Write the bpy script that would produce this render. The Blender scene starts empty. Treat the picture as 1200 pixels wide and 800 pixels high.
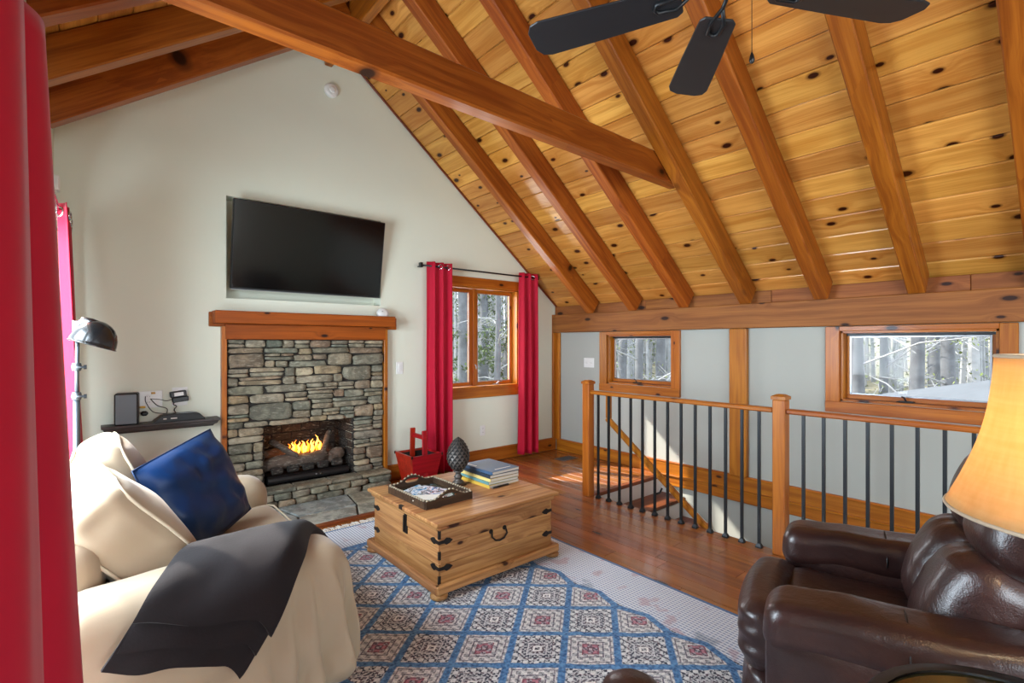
import bpy, bmesh, math, random
from mathutils import Vector as V, Matrix, noise
random.seed(7)
R=math.radians; PI=math.pi
sc=bpy.context.scene; COL=sc.collection

# ---------------- camera, world, lights, exposure ----------------
cd=bpy.data.cameras.new('camera'); cam=bpy.data.objects.new('camera',cd); COL.objects.link(cam)
cd.sensor_width=36; cd.lens=36*586/1200; cd.shift_y=2.5/1200; cd.clip_start=.05
cam.location=(0,0,1.36); cam.rotation_euler=(R(90),0,R(-40)); sc.camera=cam

w=bpy.data.worlds.new('sky'); sc.world=w; w.use_nodes=True
bg=w.node_tree.nodes['Background']; bg.inputs[0].default_value=(.80,.89,1,1); bg.inputs[1].default_value=2.0

def lamp(name,kind,loc,direction,energy,color,size=None,size_y=None,parent=None):
    d=bpy.data.lights.new(name,kind); d.energy=energy; d.color=color
    if kind=='AREA': d.shape='RECTANGLE'; d.size=size; d.size_y=size_y or size
    elif kind=='SUN': d.angle=R(size)
    else: d.shadow_soft_size=size
    o=bpy.data.objects.new(name,d); COL.objects.link(o); o.location=loc
    o.rotation_euler=V(direction).to_track_quat('-Z','Y').to_euler()
    return o
lamp('sun','SUN',(0,20,20),(.62,-1.05,-.98),5.0,(1,.93,.82),1.0)
lamp('daylight_side','AREA',(-.8,2.75,1.4),(1,.15,.02),150,(.74,.88,1),1.6,2.0)
lamp('fill_side_rear','AREA',(-.8,-2.05,1.35),(1,.1,0.1),105,(.80,.91,1),2.3,2.1)  # added fill lamp, shines through the added left window behind the camera
lamp('fill_rear','AREA',(1.0,-4.3,1.5),(0,1,0.25),62,(.82,.93,1),2.2,2.0)  # added fill lamp outside the added rear window
lamp('daylight_gable','AREA',(3.35,5.05,1.45),(0,-1,-.1),16,(.95,.98,1),1.1,1.1)
sc.view_settings.view_transform='Standard'; sc.view_settings.look='None'
sc.view_settings.gamma=1; sc.view_settings.use_curve_mapping=False; sc.view_settings.exposure=1.1

# ---------------- helpers ----------------
WM={}
def tag(o,label=None,cat=None,group=None,kind=None):
    if label:o['label']=label
    if cat:o['category']=cat
    if group:o['group']=group
    if kind:o['kind']=kind
    return o
def link(o,parent=None,M=None):
    COL.objects.link(o); M=M.copy() if M is not None else Matrix.Identity(4)
    if parent is not None:
        o.parent=parent; o.matrix_parent_inverse=WM[parent.name].inverted()
    o.matrix_basis=M; WM[o.name]=M
    return o
def empty(name,loc,rz=0,label=None,cat=None,group=None,kind=None):
    o=bpy.data.objects.new(name,None); o.empty_display_size=.1
    link(o,None,Matrix.Translation(loc)@Matrix.Rotation(rz,4,'Z')); return tag(o,label,cat,group,kind)
def copy_tree(o,T,parent=None):
    """copy o and its children, moved by world matrix T"""
    c=o.copy(); COL.objects.link(c); WM[c.name]=T@WM[o.name]
    if parent is not None: c.parent=parent; c.matrix_parent_inverse=WM[parent.name].inverted(); 
    c.matrix_basis=WM[c.name]
    for ch in list(KIDS(o)): copy_tree(ch,T,c)
    return c
def KIDS(o): return [x for x in bpy.data.objects if x.parent==o]
def mk(name,verts,faces,mat,parent=None,M=None,smooth=False):
    me=bpy.data.meshes.new(name); me.from_pydata([tuple(v) for v in verts],[],faces); me.update()
    if mat: me.materials.append(mat)
    if smooth:
        for p in me.polygons:p.use_smooth=True
    return link(bpy.data.objects.new(name,me),parent,M)
def same(name,src,parent,M):
    return link(bpy.data.objects.new(name,src.data),parent,M)
class G:
    def __init__(s): s.v=[];s.f=[]
    def add(s,vs,fs,M=None):
        n=len(s.v)
        for v in vs: s.v.append(M@V(v) if M is not None else V(v))
        for f in fs: s.f.append([i+n for i in f])
        return s
    def box(s,lo,hi,M=None,b=0.0):
        x0,y0,z0=lo;x1,y1,z1=hi
        if b<=0:
            return s.add([(x0,y0,z0),(x1,y0,z0),(x1,y1,z0),(x0,y1,z0),(x0,y0,z1),(x1,y0,z1),(x1,y1,z1),(x0,y1,z1)],
              [(0,3,2,1),(4,5,6,7),(0,1,5,4),(1,2,6,5),(2,3,7,6),(3,0,4,7)],M)
        bm=bmesh.new(); bmesh.ops.create_cube(bm,size=1)
        for v in bm.verts: v.co=V(((x0+x1)/2+v.co.x*(x1-x0),(y0+y1)/2+v.co.y*(y1-y0),(z0+z1)/2+v.co.z*(z1-z0)))
        bmesh.ops.bevel(bm,geom=bm.edges[:],offset=min(b,.45*min(x1-x0,y1-y0,z1-z0)),segments=1,affect='EDGES')
        bm.verts.index_update()
        s.add([v.co.copy() for v in bm.verts],[[v.index for v in f.verts] for f in bm.faces],M); bm.free(); return s
    def tube(s,pts,r,n=10,cap=True,closed=False):
        pts=[V(p) for p in pts]; m=len(pts); rs=r if isinstance(r,(list,tuple)) else [r]*m
        base=len(s.v); prev=None
        for i,p in enumerate(pts):
            if closed: t=(pts[(i+1)%m]-pts[i-1])
            else: t=(pts[min(i+1,m-1)]-pts[max(i-1,0)])
            t.normalize()
            if prev is None:
                a=V((0,0,1)) if abs(t.z)<.9 else V((1,0,0)); u=t.cross(a).normalized()
            else: u=(prev-t*prev.dot(t)).normalized()
            prev=u; w_=t.cross(u)
            for k in range(n):
                a=2*PI*k/n; s.v.append(p+(u*math.cos(a)+w_*math.sin(a))*rs[i])
        L=m if closed else m-1
        for i in range(L):
            for k in range(n):
                a=base+i*n+k;b=base+i*n+(k+1)%n;c=base+((i+1)%m)*n+(k+1)%n;d=base+((i+1)%m)*n+k
                s.f.append([a,b,c,d])
        if cap and not closed:
            s.f.append([base+k for k in range(n)][::-1]); s.f.append([base+(m-1)*n+k for k in range(n)])
        return s
    def lathe(s,prof,n=24,M=None,cap=True):
        base=len(s.v)
        for (r,z) in prof:
            for k in range(n):
                a=2*PI*k/n; v=V((r*math.cos(a),r*math.sin(a),z)); s.v.append(M@v if M is not None else v)
        for i in range(len(prof)-1):
            for k in range(n):
                s.f.append([base+i*n+k,base+i*n+(k+1)%n,base+(i+1)*n+(k+1)%n,base+(i+1)*n+k])
        if cap:
            s.f.append([base+k for k in range(n)][::-1]); s.f.append([base+(len(prof)-1)*n+k for k in range(n)])
        return s
    def grid(s,fn,nu,nv,flip=False):
        base=len(s.v)
        for j in range(nv+1):
            for i in range(nu+1): s.v.append(V(fn(i/nu,j/nv)))
        for j in range(nv):
            for i in range(nu):
                a=base+j*(nu+1)+i; q=[a,a+1,a+nu+2,a+nu+1]; s.f.append(q[::-1] if flip else q)
        return s
    def prism(s,poly,h0,h1,M=None):
        n=len(poly); vs=[(x,y,h0) for x,y in poly]+[(x,y,h1) for x,y in poly]
        fs=[list(range(n))[::-1],list(range(n,2*n))]+[[i,(i+1)%n,n+(i+1)%n,n+i] for i in range(n)]
        return s.add(vs,fs,M)
    def obj(s,name,mat,parent=None,M=None,smooth=False):
        return mk(name,s.v,s.f,mat,parent,M,smooth)
def solid(o,t,off=0):
    m=o.modifiers.new('thick','SOLIDIFY'); m.thickness=t; m.offset=off; return o
def subsurf(o,n=1):
    m=o.modifiers.new('sub','SUBSURF'); m.levels=n; m.render_levels=n; return o
def bevmod(o,wd,seg=2):
    m=o.modifiers.new('bev','BEVEL'); m.width=wd; m.segments=seg; m.limit_method='ANGLE'; return o
def frame(X,Z,P):
    X=V(X).normalized(); Z=V(Z); Z=(Z-X*Z.dot(X)).normalized(); Y=Z.cross(X)
    M=Matrix((X,Y,Z)).transposed().to_4x4(); M.translation=V(P); return M
def board(name,p0,p1,w_,t,mat,parent=None,nrm=(0,0,1),b=.004):
    """box whose length (local X, the grain) runs p0->p1, w_ across, t along nrm, centred on the line"""
    p0=V(p0);p1=V(p1);L=(p1-p0).length
    return G().box((-L/2,-w_/2,-t/2),(L/2,w_/2,t/2),b=b).obj(name,mat,parent,frame(p1-p0,nrm,(p0+p1)/2))
def rbox(size,r,n=10,fn=None):
    """rounded box as subdivided cube; fn(p)->p post shape"""
    hx,hy,hz=[q/2 for q in size]; vs=[];idx={};fs=[]
    def key(a):
        k=tuple(round(q,5) for q in a)
        if k not in idx: idx[k]=len(vs); vs.append(a)
        return idx[k]
    def cube(ax,sg):
        for i in range(n):
            for j in range(n):
                q=[]
                for (a,b) in ((i,j),(i+1,j),(i+1,j+1),(i,j+1)):
                    u=2*a/n-1;v=2*b/n-1; u=math.copysign(abs(u)**.8,u);v=math.copysign(abs(v)**.8,v)
                    c=[0,0,0];c[ax]=sg;c[(ax+1)%3]=u;c[(ax+2)%3]=v;q.append(key(tuple(c)))
                fs.append(q if sg>0 else q[::-1])
    for ax in range(3):
        for sg in (1,-1): cube(ax,sg)
    out=[]
    for c in vs:
        p=V((c[0]*hx,c[1]*hy,c[2]*hz))
        inn=V((max(-hx+r,min(hx-r,p.x)),max(-hy+r,min(hy-r,p.y)),max(-hz+r,min(hz-r,p.z))))
        d=p-inn
        if d.length>1e-6: p=inn+d.normalized()*r
        else: p=p
        out.append(fn(p) if fn else p)
    g=G(); g.v=out; g.f=fs; return g
def nz(p,s=1.0,seed=0): return noise.noise(V(p)*s+V((seed*3.1,seed*7.7,seed)))

# ---------------- materials ----------------
def lin(c):
    if isinstance(c,str): c=[int(c[i:i+2],16)/255 for i in (0,2,4)]
    return tuple([x/12.92 if x<=.04045 else ((x+.055)/1.055)**2.4 for x in c])+(1,)
class N:
    def __init__(s,name):
        s.m=bpy.data.materials.new(name); s.m.use_nodes=True; s.t=s.m.node_tree; s.p=s.t.nodes['Principled BSDF']
    def n(s,ty,**k):
        x=s.t.nodes.new(ty)
        for a,b in k.items():
            if a in x.inputs if isinstance(a,str) else False: pass
            setattr(x,a,b)
        return x
    def set(s,sock,v):
        if hasattr(v,'is_output') or isinstance(v,bpy.types.NodeSocket): s.t.links.new(v,sock)
        else: sock.default_value=v
    def math(s,op,a,b=0.0,c=None,clamp=False):
        x=s.n('ShaderNodeMath',operation=op,use_clamp=clamp); s.set(x.inputs[0],a); s.set(x.inputs[1],b)
        if c is not None: s.set(x.inputs[2],c)
        return x.outputs[0]
    def mix(s,f,a,b,mode='MIX'):
        x=s.n('ShaderNodeMix',data_type='RGBA',blend_type=mode); s.set(x.inputs[0],f); s.set(x.inputs[6],a); s.set(x.inputs[7],b); return x.outputs[2]
    def vmath(s,op,a,b=(0,0,0)):
        x=s.n('ShaderNodeVectorMath',operation=op); s.set(x.inputs[0],a); s.set(x.inputs[1],b); return x.outputs[0]
    def obj(s): return s.n('ShaderNodeTexCoord').outputs['Object']
    def rnd(s): return s.n('ShaderNodeObjectInfo').outputs['Random']
    def noise(s,vec,scale,detail=3,rough=.55,dist=0):
        x=s.n('ShaderNodeTexNoise'); s.set(x.inputs['Vector'],vec); x.inputs['Scale'].default_value=scale
        x.inputs['Detail'].default_value=detail; x.inputs['Roughness'].default_value=rough; x.inputs['Distortion'].default_value=dist; return x.outputs['Fac']
    def smooth(s,v,a,b,c=0.0,d=1.0):
        x=s.n('ShaderNodeMapRange',interpolation_type='SMOOTHSTEP'); s.set(x.inputs[0],v)
        x.inputs[1].default_value=a;x.inputs[2].default_value=b;x.inputs[3].default_value=c;x.inputs[4].default_value=d; return x.outputs[0]
    def ramp(s,f,stops):
        x=s.n('ShaderNodeValToRGB'); s.set(x.inputs[0],f); e=x.color_ramp.elements
        while len(e)<len(stops): e.new(.5)
        for i,(p,c) in enumerate(stops): e[i].position=p; e[i].color=lin(c)
        return x.outputs[0]
    def bump(s,h,st=.3,d=.01):
        x=s.n('ShaderNodeBump'); s.set(x.inputs['Height'],h); x.inputs['Strength'].default_value=st; x.inputs['Distance'].default_value=d
        s.t.links.new(x.outputs[0],s.p.inputs['Normal'])
    def out(s,color,rough=.5,metal=0,spec=.5,coat=0,sheen=0):
        s.set(s.p.inputs['Base Color'],color); s.set(s.p.inputs['Roughness'],rough); s.p.inputs['Metallic'].default_value=metal
        s.p.inputs['Specular IOR Level'].default_value=spec; s.p.inputs['Coat Weight'].default_value=coat; s.p.inputs['Coat Roughness'].default_value=.15
        if sheen: s.p.inputs['Sheen Weight'].default_value=sheen; s.p.inputs['Sheen Roughness'].default_value=.4
        return s.m
def plain(name,c,rough=.5,metal=0,spec=.5,coat=0,var=.06,bump=0,bs=60,sheen=0):
    s=N(name); o=s.obj(); f=s.noise(o,4,3)
    cc=lin(c); dk=tuple(x*(1-var*2) for x in cc[:3])+(1,)
    col=s.mix(f,cc,dk)
    if bump: s.bump(s.noise(o,bs,3),bump,.002)
    return s.out(col,rough,metal,spec,coat,sheen)
def wood(name,c1,c2,knot='3a1404',rough=.4,coat=0,kn=.115,kd=.45,ksc=(1.5,3.2,1.2),gs=26,var=.22,contrast=1.0,bump=.12,dim='2D',spec=.3):
    s=N(name); o=s.obj(); r=s.rnd()
    rc=s.n('ShaderNodeCombineXYZ'); s.set(rc.inputs[0],s.math('MULTIPLY',r,57)); s.set(rc.inputs[1],s.math('MULTIPLY',r,31)); s.set(rc.inputs[2],s.math('MULTIPLY',r,13))
    p=s.vmath('ADD',o,rc.outputs[0])
    # knots
    kp=s.vmath('MULTIPLY',p,ksc)
    vo=s.n('ShaderNodeTexVoronoi'); s.set(vo.inputs['Vector'],kp); vo.inputs['Scale'].default_value=1; vo.inputs['Randomness'].default_value=.9
    vo.voronoi_dimensions=dim
    sep=s.n('ShaderNodeSeparateColor'); s.t.links.new(vo.outputs['Color'],sep.inputs[0])
    size=s.math('MULTIPLY_ADD',sep.outputs[1],.8,.45)
    d=s.math('DIVIDE',vo.outputs['Distance'],size)
    has=s.math('LESS_THAN',sep.outputs[0],kd)
    d=s.math('ADD',d,s.math('MULTIPLY',s.math('SUBTRACT',1.0,has),9.0))
    core=s.smooth(d,kn,kn*.72); ring=s.smooth(d,kn*1.5,kn*.95); halo=s.smooth(d,kn*4.5,kn*.6)
    # grain, bent round the knots
    sx=s.n('ShaderNodeSeparateXYZ'); s.t.links.new(p,sx.inputs[0])
    y=s.math('ADD',sx.outputs[1],s.math('MULTIPLY',halo,.05))
    y=s.math('ADD',y,s.math('MULTIPLY',s.noise(s.vmath('MULTIPLY',p,(.9,3,3)),1.0,1),.09))
    g=s.n('ShaderNodeCombineXYZ'); s.set(g.inputs[0],s.math('MULTIPLY',sx.outputs[0],.045)); s.set(g.inputs[1],y); s.set(g.inputs[2],sx.outputs[2])
    g1=s.noise(g.outputs[0],gs,3,.6); 
    fine=s.noise(s.vmath('MULTIPLY',p,(1.2,40,40)),3.0,2)
    big=s.noise(s.vmath('MULTIPLY',p,(.8,3,3)),1.0,2)
    f=s.math('ADD',s.math('MULTIPLY',g1,.75),s.math('MULTIPLY',fine,.25))
    f=s.smooth(f,.5-.17/contrast,.5+.17/contrast)
    col=s.mix(f,lin(c1),lin(c2))
    col=s.mix(s.math('MULTIPLY',s.smooth(big,.35,.7),.35),col,lin(c2))
    dk=s.mix(.6,lin(c2),lin(knot))
    col=s.mix(s.math('MULTIPLY',halo,.45),col,lin(c2))
    col=s.mix(s.math('MULTIPLY',ring,.75),col,dk)
    col=s.mix(core,col,lin(knot))
    h=s.n('ShaderNodeHueSaturation'); s.set(h.inputs['Color'],col)
    s.set(h.inputs['Value'],s.math('MULTIPLY_ADD',r,2*var,1-var))
    r2=s.math('FRACT',s.math('MULTIPLY',r,7.13)); s.set(h.inputs['Hue'],s.math('MULTIPLY_ADD',r2,.012,.494))
    s.bump(f,bump,.002)
    return s.out(h.outputs[0],rough,0,spec,coat)

M_={}
M_['deck']=wood('ceiling_pine','e0a452','ba7830','320e02',.34,.3,kn=.085,kd=.85,ksc=(2.6,4.6,1.2),var=.16,gs=18)
M_['rafter']=wood('rafter_pine','aa601c','7e3c0c','260c02',.42,.15,kn=.15,kd=.7,ksc=(2.6,4.2,2.0),var=.08,dim='3D')
M_['trim']=wood('stained_trim','bc721e','944e10','32120a',.42,.12,kn=.08,kd=.5,ksc=(2.2,5,2),var=.08)
M_['plate']=wood('plate_beam_fir','9e6230','7c4620','2a1006',.6,0,kn=.08,kd=.6,ksc=(1.9,4.6,2),var=.05)
M_['floor']=wood('floor_wood','a26430','7c451c','301204',.26,.15,kn=.07,kd=.25,ksc=(1.6,6,1),var=.2,gs=20,contrast=.75,spec=.5)
M_['chest']=wood('rustic_pine','bd8c58','8c5c34','341a0e',.5,0,kn=.09,kd=.6,ksc=(2.6,5.5,2),gs=30,var=.1,contrast=1.2)
M_['mantel']=wood('mantel_pine','a8560e','844006','2a0f04',.55,0,kn=.08,kd=.5,ksc=(2.6,6,2),var=.04)
M_['tread']=wood('stair_tread','8c4a26','66301a',rough=.35,kd=.2,var=.1)
M_['bark']=plain('bark','787c82',.95,var=.4,bump=.6,bs=25)
M_['paint']=plain('cream_wall_paint','dfe2d0',.75,var=.02,bump=.08,bs=180)
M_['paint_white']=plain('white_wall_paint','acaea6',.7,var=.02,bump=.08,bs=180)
M_['white']=plain('white_plastic','e6e6e2',.35,var=.02)
M_['grey_metal']=plain('brushed_metal','9a9ca0',.35,1,var=.1)
M_['gunmetal']=plain('gunmetal','6c7278',.4,.8,var=.1)
M_['chrome']=plain('chrome','c8ccd0',.15,1,var=.05)
M_['black']=plain('black_plastic','141517',.4,var=.2)
M_['black_metal']=plain('black_satin_metal','1c2024',.4,.3,var=.15)
M_['iron']=plain('wrought_iron','2b2420',.6,.5,var=.3,bump=.4)
M_['blade']=plain('charcoal_fan_blade','1c1f23',.45,var=.1)
M_['red_lacquer']=wood('red_lacquer','b81c14','8a0f0c','300a06',.35,.3,kd=.1,var=.03)
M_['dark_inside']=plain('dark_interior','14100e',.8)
M_['soot']=plain('sooty_brick','2e2723',.95,var=.4,bump=.6,bs=30)
M_['shelf']=wood('charcoal_shelf','5a5250','44403e','1a1614',.5,kd=0,var=.02)
M_['mortar']=plain('dark_mortar','3a352f',.95,var=.3,bump=.6,bs=50)
M_['speaker']=plain('slate_speaker_cloth','84929a',.8,var=.05,bump=.5,bs=400)
M_['cable']=plain('black_cable','101012',.5)
M_['yellow']=plain('yellow_plug','d8a21c',.4)

def stone_mat(name,cols,rough=.85):
    s=N(name); o=s.obj(); r=s.rnd(); sc_=s.vmath('ADD',o,(0,0,0))
    rc=s.n('ShaderNodeCombineXYZ'); s.set(rc.inputs[0],s.math('MULTIPLY',r,91)); s.set(rc.inputs[2],s.math('MULTIPLY',r,37)); p=s.vmath('ADD',sc_,rc.outputs[0])
    base=s.ramp(r,[(i/(len(cols)-1),c) for i,c in enumerate(cols)])
    n1=s.noise(p,9,5,.65,.4); n2=s.noise(s.vmath('MULTIPLY',p,(1,1,4)),22,4,.6)
    dk=s.mix(.5,base,lin('2b2824')); lt=s.mix(.35,base,lin('d8d2c0'))
    col=s.mix(s.smooth(n1,.42,.62),dk,base); col=s.mix(s.smooth(n2,.52,.72,0,.7),col,lt)
    s.bump(s.math('ADD',n1,n2),.8,.012)
    return s.out(col,rough,0,.3)
M_['stone']=stone_mat('fieldstone',['8e8a74','a0937a','747668','b09a76','8c8474','a89c84','7a8070','947c64','c4b696'])
M_['flag']=stone_mat('bluestone_flag',['8f9a9a','a0a8a4','a6a28e','95a19e'],.6)
M_['brick']=stone_mat('firebrick',['2a2420','382e28','221e1b','332a25'])

def fabric(name,c,c2=None,rough=.9,sheen=.3,weave=600,bs=.25,trans=0):
    s=N(name); o=s.obj(); n=s.noise(o,3,3)
    col=s.mix(n,lin(c),lin(c2 or c)); h=s.noise(o,weave,2)
    s.bump(h,bs,.001); m=s.out(col,rough,0,.3,0,sheen)
    if trans:
        tr=s.n('ShaderNodeBsdfTranslucent'); s.set(tr.inputs[0],col); mx=s.n('ShaderNodeMixShader'); mx.inputs[0].default_value=trans
        s.t.links.new(s.p.outputs[0],mx.inputs[1]); s.t.links.new(tr.outputs[0],mx.inputs[2])
        s.t.links.new(mx.outputs[0],s.t.nodes['Material Output'].inputs[0])
    return m
M_['curtain']=fabric('red_curtain','c40a30','a8082a',.7,.15,500,.1,trans=.07)
M_['sofa']=fabric('cream_slipcover','ad9b84','9f8c72',.85,.2,420,.25)
M_['piping']=fabric('light_piping','cabda6','c0b096',.85,.1)
M_['bluepillow']=fabric('blue_satin','022c5a','011c3a',.42,.05,200,.08)
M_['throw']=fabric('brown_plush','262021','120e0f',.95,.05,120,.8)
M_['fringe']=fabric('rug_fringe','e2ddd2','cfc8bc',.9,.1)
def leather():
    s=N('brown_leather'); o=s.obj(); n=s.noise(o,5,4,.6); v=s.n('ShaderNodeTexVoronoi'); s.set(v.inputs['Vector'],o); v.inputs['Scale'].default_value=260
    col=s.mix(s.smooth(n,.3,.7),lin('35201d'),lin('241413'))
    wr=s.noise(s.vmath('MULTIPLY',o,(1,1,1)),14,3,.5,1.2)
    s.bump(s.math('ADD',s.math('MULTIPLY',v.outputs[0],.12),s.math('MULTIPLY',wr,.9)),.28,.012)
    return s.out(col,.34,0,.5,.15)
M_['leather']=leather()
def shade_mat():
    s=N('lit_linen_shade'); o=s.obj(); n=s.noise(s.vmath('MULTIPLY',o,(60,60,6)),1,3); n2=s.noise(s.vmath('MULTIPLY',o,(5,5,90)),1,3)
    col=s.mix(s.math('MULTIPLY',s.math('ADD',n,n2),.5),lin('f4dcaa'),lin('d8ac6a'))
    s.out(col,.9,0,.2)
    tr=s.n('ShaderNodeBsdfTranslucent'); s.set(tr.inputs[0],col); mx=s.n('ShaderNodeMixShader'); mx.inputs[0].default_value=.55
    s.t.links.new(s.p.outputs[0],mx.inputs[1]); s.t.links.new(tr.outputs[0],mx.inputs[2]); s.t.links.new(mx.outputs[0],s.t.nodes['Material Output'].inputs[0])
    return s.m
M_['shade']=shade_mat()
def glass_mat(name='window_glass',tint=(1,1,1,1)):
    s=N(name); tr=s.n('ShaderNodeBsdfTransparent'); gl=s.n('ShaderNodeBsdfGlossy'); gl.inputs['Roughness'].default_value=.02
    tr.inputs[0].default_value=tint
    fr=s.n('ShaderNodeFresnel'); fr.inputs[0].default_value=1.45
    ge=s.n('ShaderNodeNewGeometry'); fc=s.math('MULTIPLY',fr.outputs[0],s.math('MULTIPLY',s.math('SUBTRACT',1.0,ge.outputs['Backfacing']),.25))
    mx=s.n('ShaderNodeMixShader'); s.t.links.new(fc,mx.inputs[0]); s.t.links.new(tr.outputs[0],mx.inputs[1]); s.t.links.new(gl.outputs[0],mx.inputs[2])
    s.t.links.new(mx.outputs[0],s.t.nodes['Material Output'].inputs[0]); return s.m
M_['glass']=glass_mat()
def emis(name,c,st):
    s=N(name); s.p.inputs['Base Color'].default_value=lin(c); s.p.inputs['Emission Color'].default_value=lin(c); s.p.inputs['Emission Strength'].default_value=st; return s.m
M_['flame']=emis('flame','ff7a18',1.6); M_['flame2']=emis('flame_core','ffa840',2.4)
def screen():
    s=N('television_screen'); s.out(lin('060607'),.12,0,.5); return s.m
M_['screen']=screen()

# ---------------- geometry constants ----------------
XL,XR,YG,YB=-.2,4.6,4.59,-3.8          # room
RX,RZ=1.65,4.2; SR,SL=.80,.72            # ridge, slopes
def zr(x): return RZ-SR*(x-RX)
def zl(x): return RZ-SL*(RX-x)
RAF=[3.90-.606*k for k in range(13)]; RAFL=[4.03-.6166*k for k in range(13)]

def wall_cells(us,zs,holes,mapfn,th,name,mat,clips=()):
    """wall made of box cells, leaving holes ((u0,u1,z0,z1)) open; mapfn(u,z,d)"""
    us=sorted(set(us+[h[0] for h in holes]+[h[1] for h in holes])); zs=sorted(set(zs+[h[2] for h in holes]+[h[3] for h in holes]))
    bm=bmesh.new(); vd={}
    solidc=set()
    for i in range(len(us)-1):
        for j in range(len(zs)-1):
            cu,cz=(us[i]+us[i+1])/2,(zs[j]+zs[j+1])/2
            if not any(h[0]<cu<h[1] and h[2]<cz<h[3] for h in holes): solidc.add((i,j))
    def vv(i,j,d):
        k=(i,j,d)
        if k not in vd: vd[k]=bm.verts.new(mapfn(us[i],zs[j],d*th))
        return vd[k]
    for (i,j) in solidc:
        bm.faces.new([vv(i,j,0),vv(i+1,j,0),vv(i+1,j+1,0),vv(i,j+1,0)])
        bm.faces.new([vv(i,j,1),vv(i,j+1,1),vv(i+1,j+1,1),vv(i+1,j,1)])
        for (a,b,ni,nj) in (((i,j),(i+1,j),i,j-1),((i+1,j),(i+1,j+1),i+1,j),((i+1,j+1),(i,j+1),i,j+1),((i,j+1),(i,j),i-1,j)):
            if (ni,nj) not in solidc: bm.faces.new([vv(a[0],a[1],0),vv(b[0],b[1],0),vv(b[0],b[1],1),vv(a[0],a[1],1)])
    bmesh.ops.recalc_face_normals(bm,faces=bm.faces)
    for (co,no) in clips:
        r=bmesh.ops.bisect_plane(bm,geom=bm.verts[:]+bm.edges[:]+bm.faces[:],plane_co=co,plane_no=no,clear_outer=True)
        ed=[e for e in r['geom_cut'] if isinstance(e,bmesh.types.BMEdge)]
        bmesh.ops.holes_fill(bm,edges=ed)
    me=bpy.data.meshes.new(name); bm.to_mesh(me); bm.free(); me.materials.append(mat)
    o=link(bpy.data.objects.new(name,me)); tag(o,kind='structure'); return o

clipR=(V((RX,0,RZ-.004)),V((SR,0,1)).normalized()); clipL=(V((RX,0,RZ-.004)),V((-SL,0,1)).normalized())
# gable wall: TV niche and firebox and window are holes
NICHE=(.83,2.17,1.73,2.56); FB=(1.10,1.88,.15,.665); GW=(2.80,3.94,.86,2.0)
wall_far=wall_cells([XL-.15,XR+.15],[-2.7,RZ+.1],[NICHE,FB,GW],lambda u,z,d:(u,YG+d,z),.16,'wall_far',M_['paint'],[clipR,clipL])
W1=(2.90,3.75,.90,1.46); W2=(.46,1.38,.90,1.46)
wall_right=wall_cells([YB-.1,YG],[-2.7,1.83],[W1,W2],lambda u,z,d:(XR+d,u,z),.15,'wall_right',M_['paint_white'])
DOOR=(.75,4.05,.04,2.1); LW=(-3.2,-.9,.3,2.4)
wall_left=wall_cells([YB-.1,YG],[-.12,3.0],[DOOR,LW],lambda u,z,d:(XL-d,u,z),.15,'wall_left',M_['paint'],[clipL])
BW=(.0,2.15,.5,2.5)
wall_rear=wall_cells([XL-.15,XR+.15],[-2.7,RZ+.1],[BW],lambda u,z,d:(u,YB-d,z),.15,'wall_rear',M_['paint'],[clipR,clipL])

# ---- ceiling: boards nailed above the rafters ----
ceiling=G().add([(XL-.4,YB-.2,zl(XL-.4)+.03),(RX,YB-.2,RZ+.03),(XR+.4,YB-.2,zr(XR+.4)+.03),(XL-.4,YG+.3,zl(XL-.4)+.03),(RX,YG+.3,RZ+.03),(XR+.4,YG+.3,zr(XR+.4)+.03),
  (XL-.4,YB-.2,zl(XL-.4)+.15),(RX,YB-.2,RZ+.15),(XR+.4,YB-.2,zr(XR+.4)+.15),(XL-.4,YG+.3,zl(XL-.4)+.15),(RX,YG+.3,RZ+.15),(XR+.4,YG+.3,zr(XR+.4)+.15)],
  [(0,1,4,3),(1,2,5,4),(6,9,10,7),(7,10,11,8),(0,3,9,6),(2,8,11,5),(0,6,7,1),(1,7,8,2),(3,4,10,9),(4,5,11,10)]).obj('ceiling',M_['deck']); tag(ceiling,kind='structure')
def deck_side(sgn,slope,x_end):
    ang=math.atan(slope); dl=V((sgn*math.cos(ang),0,-math.sin(ang))); nr=V((-sgn*math.sin(ang),0,-math.cos(ang)))
    L=abs(x_end-RX)/math.cos(ang); wd=.182; k=0; s0=.0
    while s0<L-.02:
        w_=min(wd,L-s0); y=YG-.004
        while y>YB+.01:
            ks=[q for q in (RAF if sgn>0 else RAFL) if q<y-.7]
            y2=random.choice(ks[1:5]) if len(ks)>5 else YB
            if y2<-.2: y2=YB
            c=V((RX,0,RZ))+dl*(s0+w_/2)-nr*.012+nr*random.uniform(-.0015,.0015)
            board('plank',(c.x,y,c.z),(c.x,y2+.003,c.z),w_-.004,.022,M_['deck'],ceiling,nr,.006)
            y=y2
        s0+=wd
deck_side(1,SR,XR+.02); deck_side(-1,SL,XL)
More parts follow.
